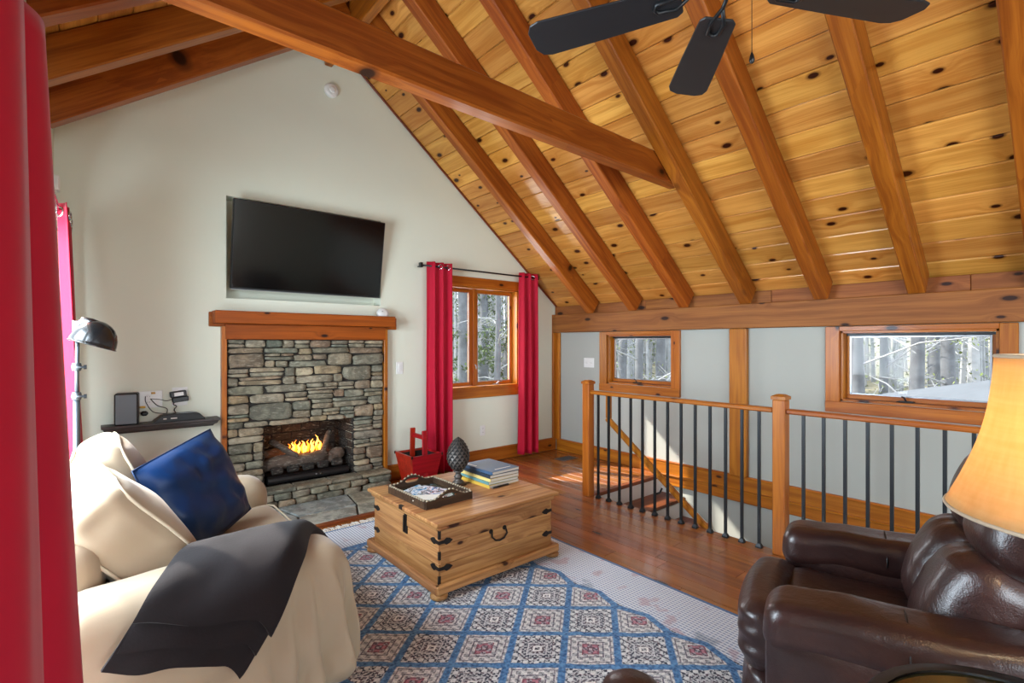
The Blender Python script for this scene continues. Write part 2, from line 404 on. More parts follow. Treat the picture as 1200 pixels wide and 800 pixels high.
# rafters
def rafter(y,sgn,slope,xe,wy=.105,dp=.185):
    ang=math.atan(slope); dl=V((sgn*math.cos(ang),0,-math.sin(ang))); nr=V((-sgn*math.sin(ang),0,-math.cos(ang)))
    a=V((RX,y,RZ))+dl*(.10 if sgn>0 else .10)+nr*(dp/2+.001); b=V((RX,y,RZ))+dl*(abs(xe-RX)/math.cos(ang))+nr*(dp/2+.001)
    board('rafter',a,b,wy,dp,M_['rafter'],ceiling,nr,.008)
for y in RAF:
    rafter(y,1,SR,XR-.02)
for y in RAFL: rafter(y,-1,SL,XL-.10)
board('ridge_beam',(RX,YB+.01,RZ-.16),(RX,YG-.01,RZ-.16),.30,.07,M_['rafter'],ceiling,(1,0,0),.008)
board('collar_tie',(-.2,2.19,2.72),(3.52,2.19,2.68),.195,.105,M_['rafter'],ceiling,(0,-1,0),.01)
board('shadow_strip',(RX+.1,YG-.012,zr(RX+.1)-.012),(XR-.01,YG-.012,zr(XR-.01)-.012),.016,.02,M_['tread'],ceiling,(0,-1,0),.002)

# ---- right wall timbers ----
RW=wall_right
board('plate_beam',(XR-.045,YB+.05,1.61),(XR-.045,YG-.01,1.61),.22,.085,M_['plate'],RW,(-1,0,0),.006)
for i,(a,b) in enumerate([(YG-.01,3.2),(3.2,1.9),(1.9,.6),(.6,-1.5)]):
    board('frieze_board',(XR-.02,b,1.775),(XR-.02,a-.003,1.775),.11,.03,M_['plate'],RW,(-1,0,0),.003)
board('post',(XR-.03,2.19,.14),(XR-.03,2.19,1.498),.16,.055,M_['trim'],RW,(-1,0,0),.006)
board('corner_post',(XR-.02,YG-.045,.14),(XR-.02,YG-.045,1.498),.085,.035,M_['trim'],RW,(-1,0,0),.004)
board('corner_post',(XR-.055,YG-.016,.14),(XR-.055,YG-.016,1.73),.06,.028,M_['trim'],RW,(0,-1,0),.004)
# casing of the two knee wall windows
def window_right(nm,y0,y1,z0,z1,casl,casr):
    cz0,cz1=.812,1.497
    f=G().box((XR+.03,y0,z0),(XR+.034,y0+.01,z0+.01)).obj(nm,M_['trim']); tag(f,kind='structure')
    X=XR-.012
    board('casing',(X,y0-casr/2,cz0+.0),(X,y0-casr/2,cz1),casr,.036,M_['trim'],f,(-1,0,0),.004)
    board('casing',(X,y1+casl/2,cz0+.0),(X,y1+casl/2,cz1),casl,.036,M_['trim'],f,(-1,0,0),.004)
    board('apron',(X-.003,y0-casr,(cz0+z0)/2-.002),(X-.003,y1+casl,(cz0+z0)/2-.002),z0-cz0,.042,M_['trim'],f,(-1,0,0),.004)
    board('head_casing',(X,y0,1.478),(X,y1,1.478),.038,.034,M_['trim'],f,(-1,0,0),.003)
    # reveals
    board('jamb',(XR+.06,y0+.009,z0),(XR+.06,y0+.009,z1),.12,.018,M_['trim'],f,(0,1,0),.002)
    board('jamb',(XR+.06,y1-.009,z0),(XR+.06,y1-.009,z1),.12,.018,M_['trim'],f,(0,1,0),.002)
    board('sill',(XR+.06,y0,z0+.009),(XR+.06,y1,z0+.009),.12,.018,M_['trim'],f,(0,0,1),.002)
    board('jamb',(XR+.06,y0,z1-.009),(XR+.06,y1,z1-.009),.12,.018,M_['trim'],f,(0,0,1),.002)
    # sash
    a,b,c,d=y0+.02,y1-.02,z0+.02,z1-.02; t=.035
    sh=board('sash',(XR+.09,a,c+t/2),(XR+.09,b,c+t/2),t,.035,M_['trim'],f,(-1,0,0),.003)
    board('sash',(XR+.09,a,d-.01),(XR+.09,b,d-.01),.02,.035,M_['black_metal'],f,(-1,0,0),.003)
    for yy in (a+.012,b-.012): board('sash',(XR+.09,yy,c),(XR+.09,yy,d),.022,.033,M_['trim'],f,(-1,0,0),.003)
    for (p,q,ww) in (((a+.03,c+t+.006),(b-.03,c+t+.006),.012),((a+.03,d-.026),(b-.03,d-.026),.012)):
        board('glazing_bead',(XR+.075,p[0],p[1]),(XR+.075,q[0],q[1]),ww,.01,M_['grey_metal'],f,(-1,0,0),.001)
    for yy in (a+.03,b-.03): board('glazing_bead',(XR+.075,yy,c+t),(XR+.075,yy,d-.02),.012,.01,M_['grey_metal'],f,(-1,0,0),.001)
    G().box((XR+.088,a+.02,c+.02),(XR+.092,b-.02,d-.015)).obj('pane',M_['glass'],f)
    ym=(y0*.45+y1*.55)
    g=G().box((XR+.03,ym-.045,z0+.02),(XR+.06,ym+.045,z0+.032),b=.003); g.tube([(XR+.04,ym,z0+.03),(XR+.02,ym+.01,z0+.06),(XR+.01,ym+.02,z0+.065)],.006,8)
    g.tube([(XR+.06,ym-.05,z0+.025),(XR+.05,ym+.06,z0+.022)],.005,6)
    g.obj('crank',M_['black_metal'],f)
window_right('window_1',*W1,.10,.10); window_right('window_2',*W2,.10,.09)
# ---- baseboards ----
def baseb(nm,pts,mat):
    root=empty(nm,pts[0],kind='structure')
    return root
b1=empty('baseboard_far',(2.22,YG,0),kind='structure')
board('baseboard_plank',(2.215,YG-.012,.072),(XR-.03,YG-.012,.072),.135,.024,M_['trim'],b1,(0,-1,0),.004)
board('baseboard_cap',(2.215,YG-.014,.147),(XR-.03,YG-.014,.147),.016,.03,M_['trim'],b1,(0,-1,0),.004)
board('baseboard_plank',(XL+.02,YG-.012,.072),(.795,YG-.012,.072),.135,.024,M_['trim'],b1,(0,-1,0),.004)
b2=empty('baseboard_right',(XR,YG,0),kind='structure')
board('baseboard_plank',(XR-.014,YB,.063),(XR-.014,YG-.03,.063),.126,.026,M_['trim'],b2,(-1,0,0),.004)
board('baseboard_cap',(XR-.016,YB,.134),(XR-.016,YG-.03,.134),.016,.034,M_['trim'],b2,(-1,0,0),.004)
board('fascia',(XR-.022,YB,-.05),(XR-.022,3.0,-.05),.095,.044,M_['trim'],b2,(-1,0,0),.004)
board('fascia_lip',(XR-.03,YB,.006),(XR-.03,3.0,.006),.016,.06,M_['trim'],b2,(-1,0,0),.004)
# ---- floor ----
OX,OY=3.47,3.0    # stairwell x from OX to wall, y below OY
fl=G(); fl.box((XL-.1,YB-.1,-.16),(OX,YG+.1,-.022)); fl.box((OX,OY,-.16),(XR+.05,YG+.1,-.022))
floor=fl.obj('floor',M_['tread']); tag(floor,kind='structure')
wd=.118; x=XL
while x<XR-.01:
    ww=min(wd,XR-x); xm=x+ww/2; y=YG
    yend=OY+.03 if xm>OX else YB
    first=True
    while y>yend+.01:
        if xm<2.2 and not (y>3.3): y2=yend
        else: y2=y-random.uniform(.7,1.5)*(.6 if first else 1)
        first=False
        if y<.3: y2=yend
        if y2-yend<.35:y2=yend
        board('floorboard',(xm,y2+.001,-.011),(xm,y-.001,-.011),ww-.0025,.022,M_['floor'],floor,(0,0,1),.002)
        y=y2
    x+=wd
board('nosing',(OX,OY+.012,-.02),(XR-.05,OY+.012,-.02),.05,.035,M_['tread'],floor,(0,0,1),.006)
# stairwell sides
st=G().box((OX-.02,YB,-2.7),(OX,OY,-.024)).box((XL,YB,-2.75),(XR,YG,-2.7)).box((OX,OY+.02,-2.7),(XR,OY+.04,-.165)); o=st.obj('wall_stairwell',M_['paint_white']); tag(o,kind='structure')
vent=empty('floor_vent',(4.3,4.13,0),0,'grey metal floor register set in the boards near the corner','vent')
G().box((4.17,4.05,0),(4.43,4.2,.004)).obj('vent_frame',M_['grey_metal'],vent)
for k in range(9): G().box((4.19+k*.025,4.065,.004),(4.20+k*.025,4.185,.008)).obj('louver',M_['gunmetal'],vent)
# ---- staircase ----
stair=empty('staircase',(4,OY,-2.7),0,'wooden stair treads with white risers going down beside the wall','staircase')
rise,run=.19,.255
rs0=G().box((OX+.005,-.006,-rise+.03),(XR-.06,.006,0))
for k in range(13):
    y=OY-run*k; z=-rise*k
    G().box((OX+.005,y-.008,z-rise+.0),(XR-.06,y+.006,z-.035)).obj('riser',M_['white'],stair)
    if k<12: board('tread',(OX+.005,y-run/2-.02,z-rise-.0),(XR-.06,y-run/2-.02,z-rise-.0),run+.035,.03,M_['tread'],stair,(0,0,1),.006)
sl=rise/run
sk=G().add([(XR-.05,OY,.0-.02),(XR-.05,OY-3.3,-3.3*sl-.02),(XR-.05,OY-3.3,-3.3*sl-.4),(XR-.05,OY,-.4),(XR-.005,OY,-.02),(XR-.005,OY-3.3,-3.3*sl-.02),(XR-.005,OY-3.3,-3.3*sl-.4),(XR-.005,OY,-.4)],
 [(0,3,2,1),(4,5,6,7),(0,1,5,4),(1,2,6,5),(2,3,7,6),(3,0,4,7)]).obj('stringer',M_['white'],stair)

# ---- railing ----
RXx=3.41
rail=empty('stair_railing',(RXx,3.0,0),0,'orange wood and black iron railing guarding the stairwell','railing')
def newel(y):
    s=.078
    g=G().box((-.50,-s/2,-s/2),(.50,s/2,s/2),b=.006)
    o=g.obj('newel_post',M_['trim'],rail,frame((0,0,1),(-1,0,0),(RXx,y,.50)))
    cap=G(); cap.add([(-s/2-.006,-s/2-.006,0),(s/2+.006,-s/2-.006,0),(s/2+.006,s/2+.006,0),(-s/2-.006,s/2+.006,0),(-s/2-.006,-s/2-.006,.02),(s/2+.006,-s/2-.006,.02),(s/2+.006,s/2+.006,.02),(-s/2-.006,s/2+.006,.02),(-.02,-.02,.034),(.02,-.02,.034),(.02,.02,.034),(-.02,.02,.034)],
      [(0,3,2,1),(0,1,5,4),(1,2,6,5),(2,3,7,6),(3,0,4,7),(4,5,9,8),(5,6,10,9),(6,7,11,10),(7,4,8,11),(8,9,10,11)])
    cap.obj('post_cap',M_['trim'],o,Matrix.Translation((RXx,y,1.0)))
newel(3.0); newel(1.36)
bal=None; shoe=None
ys=[2.883-.1155*k for k in range(13)]+[1.225-.113*k for k in range(15)]
for y in ys:
    if bal is None:
        bal=G().box((-.0085,-.0085,0),(.0085,.0085,.915)).obj('baluster',M_['black_metal'],rail,Matrix.Translation((RXx,y,0)))
        shoe=G().box((-.018,-.018,0),(.018,.018,.012)).add([(-.018,-.018,.012),(.018,-.018,.012),(.018,.018,.012),(-.018,.018,.012),(-.010,-.010,.028),(.010,-.010,.028),(.010,.010,.028),(-.010,.010,.028)],[(0,1,5,4),(1,2,6,5),(2,3,7,6),(3,0,4,7),(4,5,6,7)]).obj('baluster_shoe',M_['black_metal'],bal,Matrix.Translation((RXx,y,0)))
    else:
        b_=same('baluster',bal,rail,Matrix.Translation((RXx,y,0))); same('baluster_shoe',shoe,b_,Matrix.Translation((RXx,y,0)))
board('handrail',(RXx,2.96,.927),(RXx,1.40,.927),.058,.032,M_['trim'],rail,(0,0,1),.008)
board('handrail',(RXx,1.32,.927),(RXx,-.45,.927),.058,.032,M_['trim'],rail,(0,0,1),.008)
# sloping grab rail for the stairs
a=V((3.50,2.86,.70)); b=V((3.50,1.2,.70-1.66*.757))
sr=empty('stair_handrail',(3.50,2.86,.7),0,'sloping wooden stair handrail descending behind the black balusters','handrail')
board('rail',a,b,.05,.04,M_['trim'],sr,(1,0,0),.01)
board('rail_end',(3.50,2.84,.92),(3.50,2.84,.70),.045,.04,M_['trim'],sr,(1,0,0),.006)
G().tube([(3.5,2.3,.2),(3.47,2.3,.17),(3.43,2.3,.17)],.008,8).obj('bracket',M_['black_metal'],sr)

# ---------------- gable window ----------------
gw=G().box((GW[0],YG+.14,GW[2]),(GW[0]+.01,YG+.15,GW[2]+.01)).obj('window_3',M_['trim']); tag(gw,kind='structure')
Y=YG-.012; x0,x1,z0,z1=GW
for (p,q,w_) in (((x0-.05,z0-.11),(x0-.05,z1+.1),.1),((x1+.05,z0-.11),(x1+.05,z1+.1),.1)):
    board('casing',(p[0],Y,p[1]),(q[0],Y,q[1]),w_,.034,M_['trim'],gw,(0,-1,0),.004)
board('head_casing',(x0,Y,z1+.05),(x1,Y,z1+.05),.1,.034,M_['trim'],gw,(0,-1,0),.004)
board('apron',(x0,Y,z0-.055),(x1,Y,z0-.055),.11,.034,M_['trim'],gw,(0,-1,0),.004)
board('sill',(x0,YG+.055,z0+.008),(x1,YG+.055,z0+.008),.15,.02,M_['trim'],gw,(0,0,1),.002)
board('jamb',(x0,YG+.06,z1-.008),(x1,YG+.06,z1-.008),.14,.02,M_['trim'],gw,(0,0,1),.002)
board('jamb',(x0+.01,YG+.06,z0),(x0+.01,YG+.06,z1),.14,.02,M_['trim'],gw,(1,0,0),.002)
board('jamb',(x1-.01,YG+.06,z0),(x1-.01,YG+.06,z1),.14,.02,M_['trim'],gw,(1,0,0),.002)
board('mullion',(3.345,YG+.085,z0+.02),(3.345,YG+.085,z1-.02),.04,.06,M_['trim'],gw,(0,-1,0),.003)
for (a,b) in ((x0+.02,3.325),(3.365,x1-.02)):
    c,d=z0+.02,z1-.02; t=.04; yy=YG+.10
    sash=empty('sash',(a,yy,c)); sash.parent=gw; sash.matrix_parent_inverse=WM[gw.name].inverted()
    board('stile',(a+t/2,yy,c),(a+t/2,yy,d),t,.035,M_['trim'],sash,(0,-1,0),.003)
    board('stile',(b-t/2,yy,c),(b-t/2,yy,d),t,.035,M_['trim'],sash,(0,-1,0),.003)
    board('rail',(a+t,yy,c+t/2),(b-t,yy,c+t/2),t,.035,M_['trim'],sash,(0,-1,0),.003)
    board('rail',(a+t,yy,d-t/2),(b-t,yy,d-t/2),t,.035,M_['trim'],sash,(0,-1,0),.003)
    G().box((a+t-.005,yy-.002,c+t-.005),(b-t+.005,yy+.002,d-t+.005)).obj('pane',M_['glass'],sash)
    g=G()
    for (p,q) in (((a+t,c+t),(a+t,d-t)),((b-t,c+t),(b-t,d-t)),((a+t,c+t),(b-t,c+t)),((a+t,d-t),(b-t,d-t))): g.tube([(p[0],yy-.012,p[1]),(q[0],yy-.012,q[1])],.006,4)
    g.obj('glazing_bead',M_['grey_metal'],sash)
G().box((3.60,YG+.03,z0+.018),(3.68,YG+.06,z0+.03)).tube([(3.64,YG+.04,z0+.03),(3.66,YG+.01,z0+.055),(3.70,YG,z0+.06)],.006,8).obj('crank',M_['grey_metal'],gw)
G().tube([(3.345,YG+.05,1.12),(3.345,YG+.03,1.10),(3.345,YG+.03,1.07)],.006,8).obj('latch',M_['grey_metal'],gw)

# patio door in the left wall, behind the sofa and curtains
dr=G().box((XL-.14,DOOR[0],DOOR[2]),(XL-.13,DOOR[0]+.01,DOOR[2]+.01)).obj('door_1',M_['trim']); tag(dr,kind='structure')
for y in (DOOR[0]-.04,DOOR[1]+.04): board('casing',(XL+.008,y,.0),(XL+.008,y,2.18),.09,.02,M_['trim'],dr,(1,0,0),.003)
board('casing',(XL+.008,DOOR[0],2.14),(XL+.008,DOOR[1],2.14),.08,.02,M_['trim'],dr,(1,0,0),.003)
for y in (DOOR[0]+.04,1.85,1.93,2.93,3.01,DOOR[1]-.04): board('stile',(XL-.08,y,.05),(XL-.08,y,2.09),.07,.04,M_['white'],dr,(1,0,0),.003)
for (a,b) in ((.83,1.81),(1.97,2.9),(3.05,3.97)):
    for z in (.1,2.04): board('rail',(XL-.08,a,z),(XL-.08,b,z),.09,.04,M_['white'],dr,(1,0,0),.003)
    G().box((XL-.082,a-.01,.14),(XL-.078,b+.01,2.0)).obj('pane',M_['glass'],dr)
rw=G().box((BW[0],YB-.13,BW[2]),(BW[0]+.01,YB-.12,BW[2]+.01)).obj('window_added_rear',M_['trim']); tag(rw,kind='structure')  # unseen window, added to bring in fill light from behind
for xx in (.03,1.08,2.12): board('stile',(xx,YB-.06,.5),(xx,YB-.06,2.5),.07,.06,M_['trim'],rw,(0,1,0),.003)
for zz in (.53,2.47): board('rail',(.0,YB-.06,zz),(2.15,YB-.06,zz),.06,.06,M_['trim'],rw,(0,1,0),.003)
G().box((.0,YB-.062,.5),(2.15,YB-.058,2.5)).obj('pane',M_['glass'],rw)
lw=G().box((XL-.14,LW[0],LW[2]),(XL-.13,LW[0]+.01,LW[2]+.01)).obj('window_added_left',M_['trim']); tag(lw,kind='structure')  # unseen window behind the camera, added to light the room from the left
for y in (LW[0]+.03,-2.05,LW[1]-.03): board('stile',(XL-.08,y,.3),(XL-.08,y,2.4),.07,.05,M_['trim'],lw,(1,0,0),.003)
for z in (.33,2.37): board('rail',(XL-.08,LW[0],z),(XL-.08,LW[1],z),.06,.05,M_['trim'],lw,(1,0,0),.003)
G().box((XL-.082,LW[0],.3),(XL-.078,LW[1],2.4)).obj('pane',M_['glass'],lw)

# ---------------- TV niche and television ----------------
nb=G().box((NICHE[0]-.02,YG+.16,NICHE[2]-.02),(NICHE[1]+.02,YG+.18,NICHE[3]+.02)).obj('trim_1',M_['paint']); tag(nb,kind='structure')
tv=empty('television',(1.5,YG+.05,1.8),0,'black flat television tilted forward in a wall niche above the mantel','television')
tb0=V((1.503,4.565,1.805)); tt0=V((1.503,4.44,2.512)); up=(tt0-tb0).normalized(); MT=frame((1,0,0),(up.cross(V((1,0,0))))*-1,(tb0+tt0)/2)
# local: X right, Z toward room
zz=MT.to_3x3()@V((0,0,1))
if zz.y>0: MT=frame((1,0,0),(up.cross(V((1,0,0)))),(tb0+tt0)/2)
G().box((-.647,-.36,-.05),(.647,.36,-.004),b=.006).obj('bezel',M_['black'],tv,MT)
G().box((-.638,-.345,-.006),(.638,.352,.0)).obj('screen',M_['screen'],tv,MT)
G().box((-.647,-.362,-.008),(.647,-.357,.002)).obj('bottom_trim',M_['grey_metal'],tv,MT)
G().box((1.35,YG+.04,1.95),(1.65,YG+.158,2.3)).obj('wall_mount',M_['black'],tv)

# ---------------- fireplace ----------------
fp=empty('fireplace',(1.5,YG,0),0,'stacked fieldstone fireplace with an orange pine mantel and raised hearth','fireplace')
FX0,FX1=.83,2.175
G().box((FX0-.03,YG-.02,.0),(FB[0],YG-.001,1.40)).box((FB[1],YG-.02,0),(FX1+.03,YG-.001,1.40)).box((FB[0],YG-.02,FB[3]),(FB[1],YG-.001,1.40)).box((FB[0],YG-.02,0),(FB[1],YG-.001,FB[2])).obj('mortar_bed',M_['mortar'],fp)
board('side_trim',(.807,YG-.03,.0),(.807,YG-.03,1.50),.07,.035,M_['trim'],fp,(1,0,0),.003)
board('side_trim',(2.195,YG-.03,.0),(2.195,YG-.03,1.50),.07,.035,M_['trim'],fp,(1,0,0),.003)
board('mantel_frieze',(.81,YG-.035,1.457),(2.19,YG-.035,1.457),.125,.065,M_['mantel'],fp,(0,-1,0),.004)
board('mantel_shelf',(.725,YG-.085,1.57),(2.245,YG-.085,1.57),.10,.165,M_['mantel'],fp,(0,-1,0),.005)
board('mantel_back',(.705,YG-.02,1.555),(2.32,YG-.02,1.555),.115,.035,M_['mantel'],fp,(0,-1,0),.004)
def stone(x0,x1,z0,z1,yb,d,name='stone',parent=fp,mat='stone',gap=.004,jag=.006):
    cx,cz=(x0+x1)/2,(z0+z1)/2; hx,hz=(x1-x0)/2-gap*.8,(z1-z0)/2-gap*.6
    n=12; sd=random.random()*100; ringv=[]
    def pt(k,s,y):
        a=2*PI*k/n+.26; c,s_=math.cos(a),math.sin(a); e=.42
        px=math.copysign(abs(c)**e,c)*hx; pz=math.copysign(abs(s_)**e,s_)*hz*(1+.18*c*math.sin(sd))
        j=1+ nz((c*1.3,s_*1.3,sd),1.7)*.16
        px=max(-hx,min(hx,px*j)); pz=max(-hz,min(hz,pz*(1+nz((c*1.3,s_*1.3,sd+5),1.9)*.28)))
        return V((px*s,y,pz*s))
    vs=[];fs=[]
    for s,y in ((1,0.012),(1.0,-d*.62),(.93,-d*.93),(.55,-d)):
        for k in range(n):
            p=pt(k,s,y); 
            if y<0 and s<1: p.y+=nz((p.x*9,p.z*14,sd),1)*.006
            vs.append(p)
    for r_ in range(3):
        for k in range(n): fs.append([r_*n+k,r_*n+(k+1)%n,(r_+1)*n+(k+1)%n,(r_+1)*n+k])
    fs.append([3*n+k for k in range(n)])
    o=mk(name,vs,fs,M_[mat],parent,Matrix.Translation((cx,yb,cz))@Matrix.Rotation(random.uniform(-.02,.02),4,'Y'),True)
    return o
def span(z): return [(FX0,FB[0]),(FB[1],FX1)] if z<FB[3]-.01 else [(FX0,FX1)]
def courses(z0,z1):
    out=[];z=z0
    while z<z1-.001:
        h=random.choice([.05,.055,.062,.068,.075,.085,.06])
        if z1-(z+h)<.045: h=z1-z
        out.append((z,z+h)); z+=h
    return out
def wave(x,z,fixed): return 0 if fixed else nz((x*3.2,z*9,2),1)*.016
CR=courses(.15,FB[3])+courses(FB[3],1.392); reserved={}
def fixedz(z): return abs(z-.15)<.002 or abs(z-FB[3])<.002 or abs(z-1.392)<.002
for k,(z0,z1) in enumerate(CR):
    for (sa,sb) in span(z0+.01):
        res=sorted([q for q in reserved.get(k,[]) if q[0]>=sa-.001 and q[1]<=sb+.001]); free=[];x=sa
        for q in res: free.append((x,q[0])); x=q[1]
        free.append((x,sb))
        for (fa,fb) in free:
            x=fa
            while x<fb-.004:
                w_=random.choice([.08,.10,.13,.16,.19,.23,.28,.34])*(1 if z1-z0>.058 else 1.2)
                if fb-(x+w_)<.075: w_=fb-x
                xm=x+w_/2; lo=z0+wave(xm,z0,fixedz(z0)); hi=z1+wave(xm,z1,fixedz(z1)); d=random.uniform(.02,.05)
                rr=random.random()
                if rr<.13 and k+1<len(CR) and not fixedz(z1) and .17<w_<.38 and not any(q[0]<x+w_ and q[1]>x for q in reserved.get(k+1,[])):
                    n0,n1=CR[k+1]; stone(x,x+w_,lo,n1+wave(xm,n1,fixedz(n1)),YG-.018,d+.008); reserved.setdefault(k+1,[]).append((x,x+w_))
                elif rr<.42 and hi-lo>.055 and w_>.10:
                    m_=lo+(hi-lo)*random.uniform(.38,.62); 
                    stone(x,x+w_,lo,m_,YG-.018,d); 
                    if w_>.22 and random.random()<.5: stone(x,x+w_*.55,m_,hi,YG-.018,random.uniform(.02,.045)); stone(x+w_*.55,x+w_,m_,hi,YG-.018,random.uniform(.02,.045))
                    else: stone(x,x+w_,m_,hi,YG-.018,random.uniform(.02,.045))
                else: stone(x,x+w_,lo,hi,YG-.018,d)
                x+=w_
# raised hearth
HY=4.38; 
xs=[FX0-.02,1.06,1.32,1.62,1.90,2.19]
for a,b in zip(xs,xs[1:]):
    M=Matrix.Identity(4); g=G()
    g.box((a+.003,HY+.012,.122),(b-.003,YG-.03,.152),b=.008); g.obj('hearth_slab',M_['stone'],fp)
for (z0,z1) in ((.062,.122),(.0,.062)):
    x=FX0-.02
    while x<2.17:
        w_=random.uniform(.13,.24)
        if 2.19-(x+w_)<.09: w_=2.19-x
        stone(x,x+w_,z0,z1,HY+.045,.045,gap=.003); x+=w_
G().box((FX0-.015,HY+.045,0),(2.185,YG-.03,.122)).obj('hearth_core',M_['mortar'],fp)
# firebox
bx=G(); fx0,fx1,fz0,fz1=FB; yb=YG+.45
bx.box((fx0,yb,fz0-.02),(fx1,yb+.02,fz1)).box((fx0-.02,YG+.0,fz1),(fx1+.02,yb+.02,fz1+.02)).box((fx0-.02,YG-.03,fz0-.03),(fx1+.02,yb+.02,fz0)).box((fx0-.025,YG+.0,fz0-.02),(fx0-.003,yb+.02,fz1)).box((fx1+.003,YG+.0,fz0-.02),(fx1+.025,yb+.02,fz1))
bx.obj('firebox',M_['soot'],fp)
for side in (0,1,2):
    for r_ in range(7):
        off=.09*(r_%2)
        L=.47 if side<2 else .78
        u=-off
        while u<L-.02:
            a=max(u+.004,0.0); b=min(u+.176,L)
            z=fz0+.008+r_*.073
            if b-a>.02:
                g=G()
                if side==0: g.box((fx0-.004,YG-.02+a,z),(fx0+.012,YG-.02+b,z+.066),b=.004)
                elif side==1: g.box((fx1-.014,YG-.02+a,z),(fx1+.004,YG-.02+b,z+.066),b=.004)
                else: g.box((fx0+a,yb-.014,z),(fx0+b,yb+.002,z+.066),b=.004)
                g.obj('brick',M_['brick'],fp)
            u+=.18
# gas logs
gl=empty('log_set',(1.5,YG+.15,.15),0,'burning fireplace logs on a black burner tray behind the hearth','fire logs')
G().box((1.14,YG-.005,.152),(1.80,YG+.16,.225),b=.006).obj('burner_tray',M_['black'],gl)
G().tube([(1.135,YG-.01,.19),(1.83,YG-.01,.19)],.035,10).obj('front_bar',M_['black'],gl)
for xx in (1.53,1.57): G().tube([(xx,YG-.05,.20),(xx,YG-.04,.20)],.008,10).obj('valve_knob',M_['chrome'],gl)
def log(p0,p1,r,sd,mat):
    p0=V(p0);p1=V(p1);pts=[];rs=[]
    for k in range(9):
        t=k/8; pts.append(p0.lerp(p1,t)+V((0,nz((t*2,sd,0))*.02,nz((t*2,sd,4))*.02))); rs.append(r*(1+.18*nz((t*4,sd,9)))*(.85 if k in (0,8) else 1))
    o=G().tube(pts,rs,12).obj('log',mat,gl,smooth=True); return o
M_['charlog']=stone_mat('charred_log',['5a4a40','6e5c4e','463a34']) 
log((1.10,YG+.07,.30),(1.66,YG+.07,.33),.06,1,M_['charlog']); log((1.40,YG+.27,.30),(1.78,YG+.2,.34),.07,2,M_['charlog']); log((1.66,YG+.06,.31),(1.82,YG+.10,.33),.055,7,M_['charlog'])
log((1.20,YG+.18,.50),(1.40,YG+.04,.36),.028,3,M_['charlog']); log((1.76,YG+.25,.52),(1.60,YG+.03,.34),.026,4,M_['charlog']); log((1.15,YG+.3,.33),(1.70,YG+.33,.36),.06,5,M_['charlog'])
for k in range(5): G().box((1.17+k*.13,YG-.012,.235),(1.27+k*.13,YG+.03,.295),b=.012).obj('ember_block',M_['brick'],gl)
random.seed(3)
for k in range(16):
    x=1.36+.019*k+random.uniform(-.01,.01); hgt=random.uniform(.07,.125)*(1.25 if k in(13,14) else 1); yy=YG+.15+random.uniform(-.03,.03)
    pts=[(x+.012*math.sin(q*1.7+k)*q/5,yy,.36+hgt*q/6) for q in range(7)]
    rs=[.006,.012,.013,.011,.008,.005,.0008]
    G().tube(pts,rs,7).obj('flame',M_['flame2'] if k%3 else M_['flame'],gl,smooth=True)
lamp('fire_glow','POINT',(1.5,YG+.12,.48),(0,0,-1),1.0,(1,.5,.18),.06)
random.seed(11)
# flagstone hearth set in the floor
fh=empty('hearth_paving',(1.5,4.1,0),0,'grey bluestone paving slabs set in the floor before the fireplace','hearth')
P=[[(.82,3.80),(1.16,3.80),(1.22,4.05),(1.14,4.37),(.82,4.37)],[(1.165,3.80),(1.60,3.80),(1.68,4.02),(1.23,4.045)],[(1.23,4.055),(1.69,4.03),(1.74,4.37),(1.15,4.37)],[(1.61,3.80),(2.20,3.80),(2.20,4.05),(1.69,4.02)],[(1.70,4.03),(2.20,4.06),(2.20,4.37),(1.75,4.37)]]
G().box((.80,3.78,.0),(2.22,4.38,.006)).obj('mortar_bed',M_['mortar'],fh)
for poly in P:
    c=V((sum(p[0] for p in poly)/len(poly),sum(p[1] for p in poly)/len(poly)))
    q=[((p[0]-c.x)*.985,(p[1]-c.y)*.985) for p in poly]
    o=G().prism(q,0,.018).obj('flagstone',M_['flag'],fh,Matrix.Translation((c.x,c.y,.0))); bevmod(o,.005,1)
board('border_strip',(.78,3.755,.010),(2.26,3.755,.010),.05,.02,M_['tread'],fh,(0,0,1),.003)
board('border_strip',(2.24,3.78,.010),(2.24,4.38,.010),.04,.02,M_['tread'],fh,(0,0,1),.003)

# ---------------- wall fittings ----------------
def plate(name,label,cat,c,nrm,w_,h_,kind):
    """cover plate; c = centre on the wall, nrm = room-ward normal"""
    nrm=V(nrm); X=V((0,0,1)).cross(nrm); M=frame(X,nrm,c)
    root=empty(name,c,0,label,cat)
    G().box((-w_/2,-h_/2,0),(w_/2,h_/2,.006),b=.002).obj('cover_plate',M_['white'],root,M)
    if kind=='rocker':
        G().box((-.017,-.034,.005),(.017,.034,.010),b=.002).obj('rocker',M_['white'],root,M)
    if kind=='triple':
        for k in (-1,0,1): G().box((-.005+k*.046,-.012,.005),(.005+k*.046,.012,.016),b=.001).obj('toggle',M_['white'],root,M)
    if kind=='outlet':
        for k in (-1,1):
            g=G().lathe([(.017,.005),(.017,.009),(.015,.010)],16,M@Matrix.Translation((0,k*.021,0)))
            r_=g.obj('receptacle',M_['white'],root)
            G().box((-.007,k*.021-.003,.010),(-.005,k*.021+.006,.0105)).box((.005,k*.021-.003,.010),(.007,k*.021+.006,.0105)).obj('slot',M_['dark_inside'],r_,M)
    return root
plate('light_switch','white rocker switch on the cream wall right of the fireplace','switch',(2.37,YG-.001,1.115),(0,-1,0),.075,.12,'rocker')
plate('wall_outlet','white outlet under the window between the red curtains','outlet',(3.41,YG-.001,.37),(0,-1,0),.07,.115,'outlet')
plate('switch_plate','white triple switch plate left of the small knee wall window','switch',(XR-.001,4.03,1.13),(-1,0,0),.16,.115,'triple')
